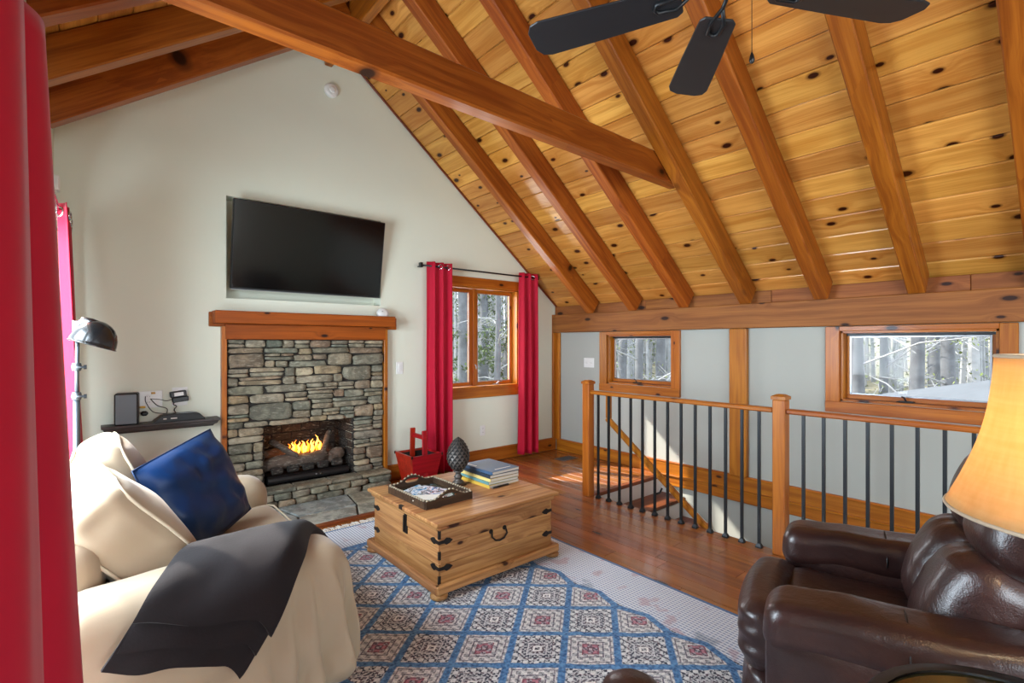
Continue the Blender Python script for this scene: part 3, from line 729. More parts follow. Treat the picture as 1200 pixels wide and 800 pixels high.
plate('wall_outlet','white outlet plate behind the dark speaker, low on the wall','outlet',(.32,YG-.001,.945),(0,-1,0),.17,.125,'outlet')
plate('wall_outlet','white outlet with a black power adaptor plugged in above the shelf','outlet',(.515,YG-.001,.955),(0,-1,0),.10,.14,'outlet')
sd=empty('smoke_detector',(1.68,YG,3.68),0,'round white smoke detector high on the gable wall','smoke detector')
MD=frame((1,0,0),(0,-1,0),(1.68,YG-.001,3.68))
G().lathe([(.065,0),(.065,.015),(.058,.03),(.04,.036)],32,MD).obj('housing',M_['white'],sd,smooth=True)
G().lathe([(.028,.034),(.028,.042),(.02,.045)],24,MD).obj('sensor_cap',M_['white'],sd,smooth=True)
dv=empty('carbon_monoxide_alarm',(2.19,4.50,1.62),0,'small white alarm lying on the right end of the mantel','alarm')
G().lathe([(.0,0),(.05,0),(.052,.02),(.045,.035),(.02,.04)],24,Matrix.Translation((2.15,4.50,1.655))@Matrix.Rotation(R(75),4,'X')@Matrix.Scale(1.15,4,(1,0,0))@Matrix.Translation((0,0,-.02))).obj('housing',M_['white'],dv,smooth=True)
G().box((2.12,4.462,1.665),(2.135,4.466,1.672)).obj('button',M_['grey_metal'],dv)

# shelf and what is on it
sh=empty('wall_shelf',(.4,YG,.78),0,'charcoal floating ledge shelf with a moulded edge on the cream wall','shelf')
def crown(x0,x1,yw,prof):
    g=G()
    rows=[(x0+0,x1-0,d,z,i) for i,(d,z,ins) in enumerate(prof)]
    vs=[]
    for (d,z,ins) in prof: vs+= [(x0+ins,yw,z),(x0+ins,yw-d,z),(x1-ins,yw-d,z),(x1-ins,yw,z)]
    fs=[]
    for r_ in range(len(prof)-1):
        for k in range(3): fs.append([4*r_+k,4*r_+k+1,4*r_+k+5,4*r_+k+4])
    n=len(prof)-1
    fs.append([3,2,1,0]); fs.append([4*n,4*n+1,4*n+2,4*n+3]); g.add(vs,fs); return g
crown(.045,.765,YG-.001,[(.145,.782,.0),(.145,.768,.0),(.135,.762,.01),(.128,.745,.017),(.110,.735,.035),(.10,.722,.045)]).obj('ledge',M_['shelf'],sh)
sp=empty('bookshelf_speaker',(.19,4.51,.782),0,'slate grey box speaker standing on the charcoal wall shelf','speaker')
MS=Matrix.Translation((.19,4.515,.782))@Matrix.Rotation(R(-8),4,'Z')
G().box((-.068,-.055,0),(.068,.055,.225),b=.008).obj('cabinet',M_['black'],sp,MS)
G().box((-.06,-.063,.008),(.06,-.053,.217),b=.005).obj('grille',M_['speaker'],sp,MS)
mo=empty('set_top_box',(.5,4.49,.782),0,'low curved black modem box lying on the wall shelf','modem')
MM=Matrix.Translation((.50,4.50,.782))@Matrix.Rotation(R(3),4,'Z')
prof=[(-.165,0),(.165,0),(.16,.012),(.125,.048),(.09,.056),(-.075,.056),(-.11,.048),(-.15,.018)]
o=G().prism(prof,-.05,.05,Matrix.Rotation(R(90),4,'X')).obj('case',M_['black'],mo,MM); bevmod(o,.004,2)
G().box((-.02,-.03,.056),(.10,-.02,.058)).obj('vent_strip',M_['grey_metal'],mo,MM)
for k,(a,b) in enumerate([(-.105,-.085),(-.06,-.02)]): G().box((a,-.0515,.022),(b,-.050,.03)).obj('label_print',M_['white'],mo,MM)
ad=empty('power_adaptor',(.50,4.56,.95),0,'black power adaptor block plugged into the outlet above the modem','adaptor')
MA=Matrix.Translation((.505,4.556,.955))@Matrix.Rotation(R(-6),4,'Y')
G().box((-.055,-.03,.0),(.05,.02,.045),b=.005).obj('body',M_['black'],ad,MA); G().box((-.045,-.025,-.038),(.06,.02,.0),b=.005).obj('second_block',M_['black'],ad,MA)
G().box((-.03,-.032,.01),(.03,-.030,.036)).obj('label_print',M_['white'],ad,MA)
def cable(label,pts,r=.0028,mat='cable',name='cable'):
    # smooth through points
    P=[V(p) for p in pts]; out=[]
    for i in range(len(P)-1):
        a=P[max(i-1,0)];b=P[i];c=P[i+1];d=P[min(i+2,len(P)-1)]
        for k in range(6):
            t=k/6; out.append(.5*((2*b)+(-a+c)*t+(2*a-5*b+4*c-d)*t*t+(-a+3*b-3*c+d)*t**3))
    out.append(P[-1]); o=G().tube(out,r,6).obj(name,M_[mat],smooth=True); tag(o,label,'cable'); return o
cable('black cable arching from the outlet beside the speaker to the modem',[(.30,4.57,.97),(.30,4.53,.93),(.34,4.52,.86),(.40,4.53,.84),(.44,4.54,.835)])
cable('thin black cord running from the speaker outlet across to the adaptor',[(.33,4.57,.95),(.38,4.55,.945),(.43,4.55,.93),(.47,4.54,.945)],.002)
cable('black cord looping from the outlet down behind the modem',[(.33,4.57,.95),(.37,4.54,.90),(.43,4.545,.87),(.42,4.55,.82)])
cable('black twisted cord hanging from the adaptor to the shelf',[(.48,4.55,.92),(.47,4.55,.90),(.49,4.55,.885),(.475,4.55,.86),(.485,4.55,.835)],.004)
pg=empty('cable_plug',(.31,4.56,.89),0,'yellow and black plugs hanging beside the speaker','plug')
G().box((.265,4.55,.885),(.30,4.585,.90),b=.004).box((.335,4.56,.985),(.36,4.585,.998),b=.003).obj('yellow_end',M_['yellow'],pg); G().box((.27,4.53,.83),(.315,4.57,.865),b=.012).obj('black_end',M_['black'],pg)

# ---------------- curtains ----------------
def curtain(name,label,group,P0,P1,z0,z1,folds,amp,nrm,flare=None,seed=0,gro=True,nu=120,nv=36,gr_s=None):
    P0=V(P0);P1=V(P1);nrm=V(nrm).normalized(); d=(P1-P0)
    def fn(u,v):
        z=z1+(z0-z1)*v; ph=2*PI*folds*u+seed
        a=amp*(.75+.45*v)*(1+.3*nz((u*5,v*1.3,seed)))
        off=math.sin(ph+.5*nz((v*1.5,u*2,seed),1))*a+.25*a*math.sin(2.0*ph+1+v)
        p=P0+d*(u+.02*nz((v*2,u*3,seed+2)))+nrm*off
        if flare: p+=V(flare(u,v))
        return (p.x,p.y,z)
    root=empty(name,(P0.x,P0.y,z0),0,label,'curtain',group)
    c=G().grid(fn,nu,nv).obj('panel',M_['curtain'],root,smooth=True); solid(c,.004)
    # hem
    h=G().grid(lambda u,v:tuple(V(fn(u,.955+.045*v))+nrm*.004),nu,2).obj('hem',M_['curtain'],root,smooth=True); solid(h,.005)
    if gro:
        for s in (gr_s or [(k+.5)/(2*folds) for k in range(int(2*folds))]):
            p=V(fn(s,0.0)); q=V(fn(min(1,s+.01),0)); p.z=z1-.045
            t=V(fn(min(1,s+.02),.02))-V(fn(max(0,s-.02),.02)); t.z=0
            nn=t.cross(V((0,0,1))).normalized()
            if nn.dot(V((0,0,1.36))-p if False else (V((0,0,0))-p))<0: nn=-nn
            M=frame(t,nn,p+nn*.003); pts=[M@V((.023*math.cos(a),.023*math.sin(a),0)) for a in [2*PI*k/16 for k in range(16)]]
            G().tube(pts,.006,6,closed=True).obj('grommet',M_['chrome'],root,smooth=True)
    return root
curtain('curtain','red grommet curtain at the left side of the gable window',None,(2.62,4.46,0),(2.93,4.46,0),.02,2.20,3,.035,(0,1,0),seed=1,gr_s=[.48,.8])
curtain('curtain','red grommet curtain at the right side of the gable window, nearest the corner',None,(3.86,4.46,0),(4.13,4.46,0),.05,2.20,2.5,.032,(0,1,0),seed=2.2,gr_s=[.8])
rod=empty('curtain_rod',(3.3,4.46,2.155),0,'thin black curtain rod above the gable window','curtain rod')
G().tube([(2.55,4.46,2.155),(4.14,4.46,2.155)],.009,10).obj('rod',M_['black_metal'],rod,smooth=True)
for x in (2.545,4.145): G().box((x-.02,4.44,2.13),(x+.012,4.48,2.18),b=.004).obj('finial',M_['black_metal'],rod)
for x in (2.58,4.11): G().box((x-.006,4.46,2.149),(x+.006,YG-.001,2.161)).obj('bracket',M_['black_metal'],rod)
# left wall curtains
curtain('curtain','large red grommet curtain in the left foreground, nearest the camera',None,(-.145,.72,0),(-.104,1.66,0),.03,2.115,2.75,.028,(1,0,0),
   flare=lambda u,v:(.0+(.080*v*u*u),0,0),seed=3.3,nv=44)
curtain('curtain','red grommet curtain hanging behind the tall floor lamp',None,(-.115,3.50,0),(-.12,4.15,0),.03,2.10,3.5,.028,(1,0,0),flare=lambda u,v:(.07*v,0,0),seed=2.4)
rod2=empty('curtain_rod',(-.14,2.4,2.06),0,'silver curtain rod above the patio door, carrying two red curtains','curtain rod')
G().tube([(-.14,.55,2.065),(-.14,4.2,2.065)],.009,10).obj('rod',M_['chrome'],rod2,smooth=True)
for y in (.6,2.4,4.16): G().box((XL+.001,y-.008,2.057),(-.14,y+.008,2.073)).obj('bracket',M_['chrome'],rod2)
sw=empty('wall_sensor',(-.14,4.3,2.35),0,'small white sensor box on the wall above the far red curtain','sensor')
G().box((XL+.001,4.0,2.27),(XL+.05,4.08,2.36),b=.006).obj('housing',M_['white'],sw)

# ---------------- floor lamp ----------------
fl_=empty('floor_lamp',(-.055,3.40,0),0,'tall metal floor lamp with a dark rounded shade behind the sofa','lamp')
LX,LY=-.062,3.40
G().lathe([(.0,0),(.11,0),(.11,.015),(.03,.03),(.012,.04)],24,Matrix.Translation((LX,LY,0))).obj('base',M_['black_metal'],fl_,smooth=True)
G().tube([(LX,LY,.03),(LX,LY,1.08)],.014,12).obj('pole',M_['gunmetal'],fl_,smooth=True)
G().tube([(LX,LY,1.08),(LX+.004,LY,1.44)],.009,12).obj('upper_pole',M_['gunmetal'],fl_,smooth=True)
for z in (1.09,1.24):
    k_=G().lathe([(.017,-.02),(.02,-.01),(.02,.01),(.017,.02)],16,Matrix.Translation((LX,LY,z))).tube([(LX-.02,LY-.02,z),(LX+.03,LY-.025,z)],.006,8).obj('collar',M_['gunmetal'],fl_,smooth=True)
    G().lathe([(.011,0),(.011,.012)],12,frame((0,1,0),(1,0,0),(LX+.028,LY-.025,z))).obj('knob',M_['black_metal'],k_)
G().box((LX-.015,LY-.03,1.42),(LX+.012,LY-.0,1.48),b=.004).obj('swivel',M_['chrome'],fl_)
MH=frame((1,0,0),(.62,-.12,-.78),(LX+.03,LY-.03,1.475))
M_['lampblack']=plain('glossy_black_enamel','15181a',.22,.2,.6,.5)
prof=[(.0,-.012),(.022,-.009),(.045,.001),(.066,.018),(.083,.042),(.094,.070),(.099,.098),(.100,.112),(.104,.115),(.100,.119),(.093,.10),(.080,.055),(.04,.015)]
MH=frame((0,1,0),(-.30,.30,-.90),(LX+.098,LY-.05,1.462))
G().lathe(prof,32,MH,cap=False).obj('shade',M_['lampblack'],fl_,smooth=True)
G().tube([(LX+.0,LY-.015,1.455),(LX+.03,LY-.03,1.478),(LX+.055,LY-.04,1.468),(LX+.075,LY-.045,1.452)],[.014,.02,.024,.03],14).obj('neck',M_['lampblack'],fl_,smooth=True)
G().lathe([(.0,.0),(.02,.0),(.022,.03),(.018,.05)],16,MH).obj('socket',M_['black_metal'],fl_,smooth=True)
G().lathe([(.0,.12),(.022,.11),(.028,.09),(.024,.065),(.014,.045)],16,MH,cap=False).obj('bulb',M_['white'],fl_,smooth=True)

# ---------------- sofa ----------------
sofa=empty('sofa',(.35,2.6,0),0,'cream slipcovered loveseat with rolled arms along the left wall','sofa')
def soft(name,lo,hi,r,parent,mat='sofa',n=14,amp=.01,ns=5,seed=0,M=None,extra=None):
    c=V([(a+b)/2 for a,b in zip(lo,hi)]); s=[b-a for a,b in zip(lo,hi)]
    def f(p):
        q=p+c
        d=V((nz(q,ns,seed),nz(q,ns,seed+3),nz(q,ns,seed+6)))*amp
        q=q+d
        if extra:q=extra(q)
        return q-c
    Mt=(M if M is not None else Matrix.Identity(4))@Matrix.Translation(c)
    return rbox(s,r,n,f).obj(name,M_[mat],parent,Mt,True)
def flare(q):
    k=max(0,(.50-q.z)/.50); q=V(q)
    if q.y<2.05: q.y-=.03*k
    # gathers of the slipcover round the front corner, widening downward
    if q.x>.35:
        f=min(1,(q.x-.35)/.4); ph=math.atan2(q.y-2.1,q.x-.55)*15+q.z*2
        g_=(.034*k**.7)*f*(math.sin(ph)+.35*math.sin(2.3*ph+1)); 
        q.x+=.035*k*f+g_*.8; 
        if q.y<2.05: q.y-=g_*.9
    # diagonal drag lines on the outer side
    if q.y<2.0: q.y-=.011*math.sin((q.z*1.0-q.x*.75)*26+2*nz(q,3,2))*min(1,k*2)
    return q
def armroll(q,ya,yb):
    return q
soft('arm',(-.12,1.94,0.01),(.80,2.235,.56),.105,sofa,n=64,amp=.016,ns=4,extra=flare,seed=1)
soft('arm',(-.12,3.04,0.01),(.78,3.32,.60),.115,sofa,n=18,amp=.010,ns=4,seed=2)
soft('back',(-.165,2.15,.02),(.0,3.25,.70),.10,sofa,n=16,amp=.01,seed=3)
soft('base',(-.05,2.2,.01),(.76,3.10,.33),.03,sofa,n=12,amp=.006,seed=4)
sc1=soft('seat_cushion',(.05,2.235,.31),(.79,3.05,.465),.06,sofa,n=16,amp=.012,ns=3,seed=5)
def pipe_loop(name,pts,parent,r=.005,mat='piping'):
    return G().tube(pts,r,6,closed=True).obj(name,M_[mat],parent,smooth=True)
pipe_loop('welt',[(.785,2.26,.445),(.785,3.03,.445),(.76,3.045,.45),(.12,3.045,.452),(.1,3.03,.452),(.1,2.26,.452),(.12,2.245,.45),(.76,2.245,.45)],sc1)
def box_cushion(name,label,M,size,seed,mat='sofa'):
    root=empty(name,M.translation,0,label,'cushion')
    def f(p):
        k=(1-(abs(p.y)/(size[1]/2))**2*.8)*(1-(abs(p.z)/(size[2]/2))**2*.8)
        q=V(p); q.x+=math.copysign(.05*max(0,k),p.x); q+=V((nz(p,5,seed),nz(p,5,seed+1),nz(p,5,seed+2)))*.012
        cr=abs(p.y)/(size[1]/2)*abs(p.z)/(size[2]/2); q.y*=1+.05*cr; q.z*=1+.05*cr
        e=1-min(1,abs(p.x)/(size[0]/2))
        w=.006*math.sin(p.y*34+3*nz(p,5,seed))*max(0,abs(p.z)/(size[2]/2)-.6)*2.5*e; q.z+=w*math.copysign(1,p.z)
        w=.006*math.sin(p.z*34+3*nz(p,5,seed))*max(0,abs(p.y)/(size[1]/2)-.6)*2.5*e; q.y+=w*math.copysign(1,p.y)
        return q
    rbox(size,.055,22,f).obj('body',M_[mat],root,M,True)
    for sx in (-1,1):
        pts=[]
        hy,hz=size[1]/2-.012,size[2]/2-.012
        for k in range(48):
            a=2*PI*k/48; c,s=math.cos(a),math.sin(a); e=.35
            y=math.copysign(abs(c)**e,c)*hy; z=math.copysign(abs(s)**e,s)*hz
            p=V((sx*(size[0]/2-.012),y,z)); q=f(p); pts.append(M@(q*1.01))
        G().tube(pts,.0065,6,closed=True).obj('piping',M_['piping'],root,smooth=True)
    return root
MB=Matrix.Translation((.105,2.47,.622))@Matrix.Rotation(R(6),4,'Z')@Matrix.Rotation(R(-38),4,'Y')
box_cushion('back_cushion','plump cream back cushion nearest the throw blanket',MB,(.20,.50,.46),3)
MC=Matrix.Translation((.10,2.98,.685))@Matrix.Rotation(R(-24),4,'Y')
box_cushion('back_cushion','cream back cushion standing behind the blue pillow',MC,(.17,.50,.46),8)
# blue pillow
def pillow(name,label,M,s,t,mat,seed):
    root=empty(name,M.translation,0,label,'pillow'); n=26
    def f(sgn):
        def g(u,v):
            a,b=2*u-1,2*v-1
            prof=max(0,(1-a**4)*(1-b**4))**.55
            pin=1-.10*(1-abs(a)**2)*abs(b)**3-.0; pin2=1-.10*(1-abs(b)**2)*abs(a)**3
            x=a*s/2*pin; y=b*s/2*pin2
            wr=(.014*math.sin((a*5+b*9)+4*nz((a*1.5,b*1.5,seed)))*(abs(a*b)+.35)+.012*nz((a*3.5,b*2.2,seed))+.006*nz((a*8,b*5,seed+3)))*(1-max(abs(a),abs(b))**6)
            return tuple(M@V((x,y,sgn*(t/2*prof)+wr)))
        return g
    g=G().grid(f(1),n,n).grid(f(-1),n,n,flip=True); g.obj('body',M_[mat],root,smooth=True)
    pts=[]
    for k in range(4):
        for i in range(12):
            a=-1+2*i/12; u,v=[(a,-1),(1,a),(-a,1),(-1,-a)][k]; pts.append(f(1)((u+1)/2,(v+1)/2))
    G().tube(pts,.004,6,closed=True).obj('edge_seam',M_[mat],root,smooth=True)
MP=frame(V((.62,.62,.25)),V((.66,-.66,.36)),(.375,2.71,.672))@Matrix.Rotation(R(-4),4,'Z')
pillow('throw_pillow','bright blue satin throw pillow leaning on the far sofa cushion',MP,.46,.16,'bluepillow',4)

# throw blanket over near arm
th=empty('throw_blanket',(.4,2.05,.62),0,'dark brown plush blanket folded over the near arm of the loveseat','blanket')
prof=[(2.235,.48),(2.235,.515),(2.213,.548),(2.16,.562),(2.09,.566),(2.01,.560),(1.955,.536),(1.918,.49),(1.895,.43),(1.885,.37),(1.878,.31)]
def pp(t,off):
    t=max(0,min(.9999,t))*(len(prof)-1); i=int(t); f_=t-i
    a=prof[max(i-1,0)];b=prof[i];c=prof[i+1];d=prof[min(i+2,len(prof)-1)]
    def cr(k): return .5*(2*b[k]+(-a[k]+c[k])*f_+(2*a[k]-5*b[k]+4*c[k]-d[k])*f_*f_+(-a[k]+3*b[k]-3*c[k]+d[k])*f_**3)
    y,z=cr(0),cr(1)
    c_=V((2.09,.42)); dv_=(V((y,z))-c_).normalized()
    return y+dv_.x*off,z+dv_.y*off
def layer(bend,off,seed,e0):
    def fn(u,v):
        t=v*bend*(1-.16*u)+.0; y,z=pp(t,off+.008*nz((u*4,v*5,seed))+.006+.010*math.sin(PI*min(1,u*1.0))*(v>.05))
        xi=.835-.445*u-e0*(u<.02); xo=.375-.435*u; x=xi+(xo-xi)*(t**1.1)+.008*nz((v*4,u*2,3))
        if u<.14: z-=.055*((.14-u)/.14)**2
        z-=.008*math.sin(u*9+seed)*v*v
        return (x,y,z)
    o=G().grid(fn,40,44).obj('fold',M_['throw'],th,smooth=True); m=solid(o,.02,0)
    b=o.modifiers.new('bev','BEVEL'); b.width=.008; b.segments=3; b.limit_method='ANGLE'; b.angle_limit=R(60)
layer(1.0,.006,1,0); layer(.91,.026,5,.0); layer(.82,.046,9,.0)

# ---------------- rug ----------------
RG=(.38,.25,2.46,3.60)
def rug_mat():
    s=N('patterned_rug'); o=s.obj(); sx=s.n('ShaderNodeSeparateXYZ'); s.t.links.new(o,sx.inputs[0]); X,Yc=sx.outputs[0],sx.outputs[1]   # world-like coordinates
    wob=s.math('MULTIPLY',s.math('SUBTRACT',s.noise(o,9,2),.5),.02)
    A,B=.355,.308
    def cell(v,off,per):
        q=s.math('DIVIDE',s.math('SUBTRACT',v,off),per); fr=s.math('SUBTRACT',s.math('FRACT',s.math('ADD',q,.5)),.5)
        return s.math('MULTIPLY',s.math('ABSOLUTE',fr),2.0)      # 0 at centre .. 1 at half period
    X2=s.math('ADD',X,wob); Y2=s.math('ADD',Yc,wob)
    a1=cell(X2,1.862,A); b1=cell(Y2,1.622,B)
    dsum=s.math('ADD',a1,b1)                      # <1 dark diamond, >1 light one
    # ogee: soften corners
    edge=s.math('ABSOLUTE',s.math('SUBTRACT',dsum,1.0))
    line=s.smooth(edge,.17,.10)
    a2=s.math('SUBTRACT',1.0,a1); b2=s.math('SUBTRACT',1.0,b1); dsum2=s.math('ADD',a2,b2)
    # fine knots pattern
    def chk(sc_):
        k=s.math('SINE',s.math('MULTIPLY',s.math('ADD',X,Yc),sc_)); l=s.math('SINE',s.math('MULTIPLY',s.math('SUBTRACT',X,Yc),sc_)); return s.math('MULTIPLY',k,l)
    fine=chk(190); fine2=chk(95)
    speck=s.noise(o,110,2,.7)
    spk=s.smooth(s.math('ADD',speck,s.math('MULTIPLY',fine,.10)),.47,.55)
    tone=s.ramp(dsum,[(0,'2e2c38'),(.07,'2e2c38'),(.09,'e8e6e0'),(.15,'e8e6e0'),(.17,'4a3a44'),(.27,'62606c'),(.33,'c8c8c8'),(.37,'343646'),(.55,'54404a'),(.62,'2c3040'),(.85,'343848')])
    tone.node.color_ramp.interpolation='CONSTANT'
    zig=s.math('MULTIPLY',s.smooth(fine2,.05,.2),s.smooth(dsum,.55,.60))
    dark=s.mix(s.math('MULTIPLY',spk,.75),tone,lin('d2d4d4'))
    dark=s.mix(s.math('MULTIPLY',zig,.8),dark,lin('dfe0de'))
    tone2=s.ramp(dsum2,[(0,'c0b0b2'),(.06,'6a3c4a'),(.14,'b87884'),(.24,'8a4a58'),(.32,'d8d4d0'),(.44,'6e6670'),(.5,'dcdad6'),(.72,'8a8288'),(.78,'e0deda')])
    tone2.node.color_ramp.interpolation='CONSTANT'
    light=s.mix(s.math('MULTIPLY',s.smooth(fine2,.0,.15),.75),tone2,s.mix(spk,lin('2e3040'),lin('c4c6c8')))
    light=s.mix(s.math('MULTIPLY',spk,.3),light,lin('3c4152'))
    fld=s.mix(s.math('GREATER_THAN',dsum,1.0),dark,light)
    blue=s.mix(s.smooth(s.noise(o,60,3),.3,.7),lin('26507e'),lin('5a8cba'))
    fld=s.mix(line,fld,blue)
    # border
    bd=s.mix(s.smooth(s.math('SINE',s.math('MULTIPLY',X,330.0)),-.2,.4),lin('d4dae4'),lin('808ca0'))
    bd=s.mix(s.smooth(s.math('SINE',s.math('MULTIPLY',Yc,300.0)),.0,.5,0,.55),bd,lin('d4d8da'))
    bd=s.mix(s.smooth(s.noise(o,7,3),.56,.66,0,.5),bd,lin('a87c84')); bd=s.mix(s.smooth(s.noise(o,5.5,3),.60,.7,0,.5),bd,lin('5a6a80'))
    dxr=s.math('SUBTRACT',RG[2],X); dyr=s.math('SUBTRACT',RG[3],Yc); dxl=s.math('SUBTRACT',X,RG[0]); dm=s.math('MINIMUM',s.math('MINIMUM',dxr,dyr),dxl)
    inb=s.math('LESS_THAN',dm,.37)
    # scalloped edge of the field
    col=s.mix(inb,fld,bd)
    scal=s.math('MULTIPLY',s.smooth(s.math('ABSOLUTE',s.math('SUBTRACT',s.math('ADD',dm,s.math('MULTIPLY',b1,.05)),.40)),.022,.014),1.0)
    col=s.mix(scal,col,blue)
    col=s.mix(s.smooth(dm,.022,.014),col,lin('3f628c'))
    s.bump(s.math('ADD',speck,s.math('MULTIPLY',fine,.4)),.5,.004)
    return s.out(col,.92,0,.2,0,.25)
M_['rug']=rug_mat()
rug=empty('area_rug',(RG[0],RG[1],0),0,'large blue and grey rug with a diamond lattice under the wooden chest','rug')
def rg(u,v): 
    x=RG[0]+(RG[2]-RG[0])*u; y=RG[1]+(RG[3]-RG[1])*v; return (x,y,.011+.0008*nz((x*3,y*3,1)))
rp=G().grid(rg,20,30); e=len(rp.v)
rp.obj('pile',M_['rug'],rug); solid(bpy.data.objects['pile'],.009,-1)
g=G(); random.seed(5)
for k in range(520):
    x=RG[0]+(RG[2]-RG[0])*k/520+random.uniform(-.002,.002); L=random.uniform(.05,.095); dx=random.uniform(-.02,.02)
    z=.006+random.random()*.008
    g.tube([(x,RG[3]-.004,.008),(x+dx*.4,RG[3]+L*.5,z+.004),(x+dx,RG[3]+L,.004)],.0022,4)
tag(g.obj('fringe',M_['fringe'],rug),kind='stuff')

# ---------------- chest ----------------
ch=empty('wooden_chest',(1.82,2.67,0),0,'rustic pine chest with black iron straps used as a coffee table on the rug','chest')
CX0,CX1,CY0,CY1=1.405,2.235,2.275,3.065
zs=[.075,.185,.29,.372]
for k,(a,b) in enumerate(zip(zs,zs[1:])):
    board('side_plank',(CX0+.01,CY0+.01,(a+b)/2),(CX1-.01,CY0+.01,(a+b)/2),b-a-.001,.022,M_['chest'],ch,(0,-1,0),.0015)
    board('side_plank',(CX0+.01,CY1-.01,(a+b)/2),(CX1-.01,CY1-.01,(a+b)/2),b-a-.001,.022,M_['chest'],ch,(0,-1,0),.0015)
    board('side_plank',(CX0+.01,CY0+.002,(a+b)/2),(CX0+.01,CY1-.002,(a+b)/2),b-a-.001,.022,M_['chest'],ch,(-1,0,0),.0015)
    board('side_plank',(CX1-.01,CY0+.002,(a+b)/2),(CX1-.01,CY1-.002,(a+b)/2),b-a-.001,.022,M_['chest'],ch,(-1,0,0),.0015)
# lid: moulded rim under, then planks on top
for (p,q,nn) in (((CX0-.012,CY0-.006,.386),(CX1+.012,CY0-.006,.386),(0,-1,0)),((CX0-.012,CY1+.006,.386),(CX1+.012,CY1+.006,.386),(0,-1,0)),((CX0-.006,CY0-.012,.386),(CX0-.006,CY1+.012,.386),(-1,0,0)),((CX1+.006,CY0-.012,.386),(CX1+.006,CY1+.012,.386),(-1,0,0))):
    board('lid_moulding',p,q,.030,.03,M_['chest'],ch,nn,.009)
def lidboard(y0,y1,x0=CX0-.035,x1=CX1+.035):
    board('lid_plank',(x0,(y0+y1)/2,.409),(x1,(y0+y1)/2,.409),y1-y0-.001,.020,M_['chest'],ch,(0,0,1),.004)
yy=[CY0-.035,2.47,2.68,2.87,CY1+.035]
for a,b in zip(yy,yy[1:]): lidboard(a,b)
for (p,q,nn) in (((CX0-.035,CY0-.022,.068),(CX1+.035,CY0-.022,.068),(0,-1,0)),((CX0-.035,CY1+.022,.068),(CX1+.035,CY1+.022,.068),(0,-1,0)),((CX0-.022,CY0-.035,.068),(CX0-.022,CY1+.035,.068),(-1,0,0)),((CX1+.022,CY0-.035,.068),(CX1+.022,CY1+.035,.068),(-1,0,0))):
    board('base_moulding',p,q,.048,.036,M_['chest'],ch,nn,.008)
for (x,y) in ((CX0,CY0),(CX1,CY0),(CX0,CY1),(CX1,CY1)):
    G().lathe([(.028,.012),(.045,.02),(.048,.032),(.038,.046)],20,Matrix.Translation((x,y,0))).obj('foot',M_['chest'],ch,smooth=True)
def strap(y_or_x,face,z,fl=1):
    # corner strap: wraps corner (CX0,CY0) or (CX1,CY0) etc
    g=G(); L=.085; hh=.017
    out=[(0,-hh*.5),(0,hh*.5),(.03,hh*.55),(.045,hh*1.1),(.065,hh*.8),(L,0),(.065,-hh*.8),(.045,-hh*1.1),(.03,-hh*.55)]
    return out
sp_=strap(0,0,0)
for z in (.165,.305):
    for (cx,cy,sx,sy) in ((CX0,CY0,1,1),(CX1,CY0,-1,1),(CX0,CY1,1,-1),(CX1,CY1,-1,-1)):
        g=G()
        # on face y=cy
        M1=frame((sx,0,0),(0,-sy,0),(cx,cy-sy*.001,z)); g.prism(sp_,-.001,.003,M1)
        M2=frame((0,sy,0),(-sx,0,0),(cx-sx*.001,cy,z)); g.prism(sp_,-.001,.003,M2)
        g.obj('corner_strap',M_['iron'],ch)
for z in (.105,.235,.345): G().box((CX0-.003,CY0-.003,z-.022),(CX0+.010,CY0+.010,z+.022)).obj('corner_plate',M_['iron'],ch)
# ring handle on the right (y=CY0) face, hasp on the x=CX0 face
hx,hz=1.80,.262
hd=G().tube([(hx-.05,CY0-.012,hz+.02),(hx-.055,CY0-.02,hz-.005),(hx-.03,CY0-.022,hz-.028),(hx,CY0-.022,hz-.034),(hx+.03,CY0-.022,hz-.028),(hx+.055,CY0-.02,hz-.005),(hx+.05,CY0-.012,hz+.02)],.0055,8).obj('drop_handle',M_['iron'],ch,smooth=True)
for k in (-1,1): G().lathe([(.014,0),(.012,.006),(.006,.014)],10,frame((1,0,0),(0,-1,0),(hx+k*.05,CY0-.001,hz+.022))).obj('rosette',M_['iron'],hd)
hs=G().box((CX0-.006,2.625,.29),(CX0-.001,2.655,.365),b=.002).tube([(CX0-.012,2.64,.36),(CX0-.014,2.64,.27)],.007,8).box((CX0-.008,2.615,.255),(CX0-.001,2.665,.30),b=.002).obj('hasp',M_['iron'],ch)
G().box((CX0-.037,2.62,.40),(CX0-.02,2.66,.4205)).obj('lid_latch_plate',M_['iron'],ch)
TZ=.4195
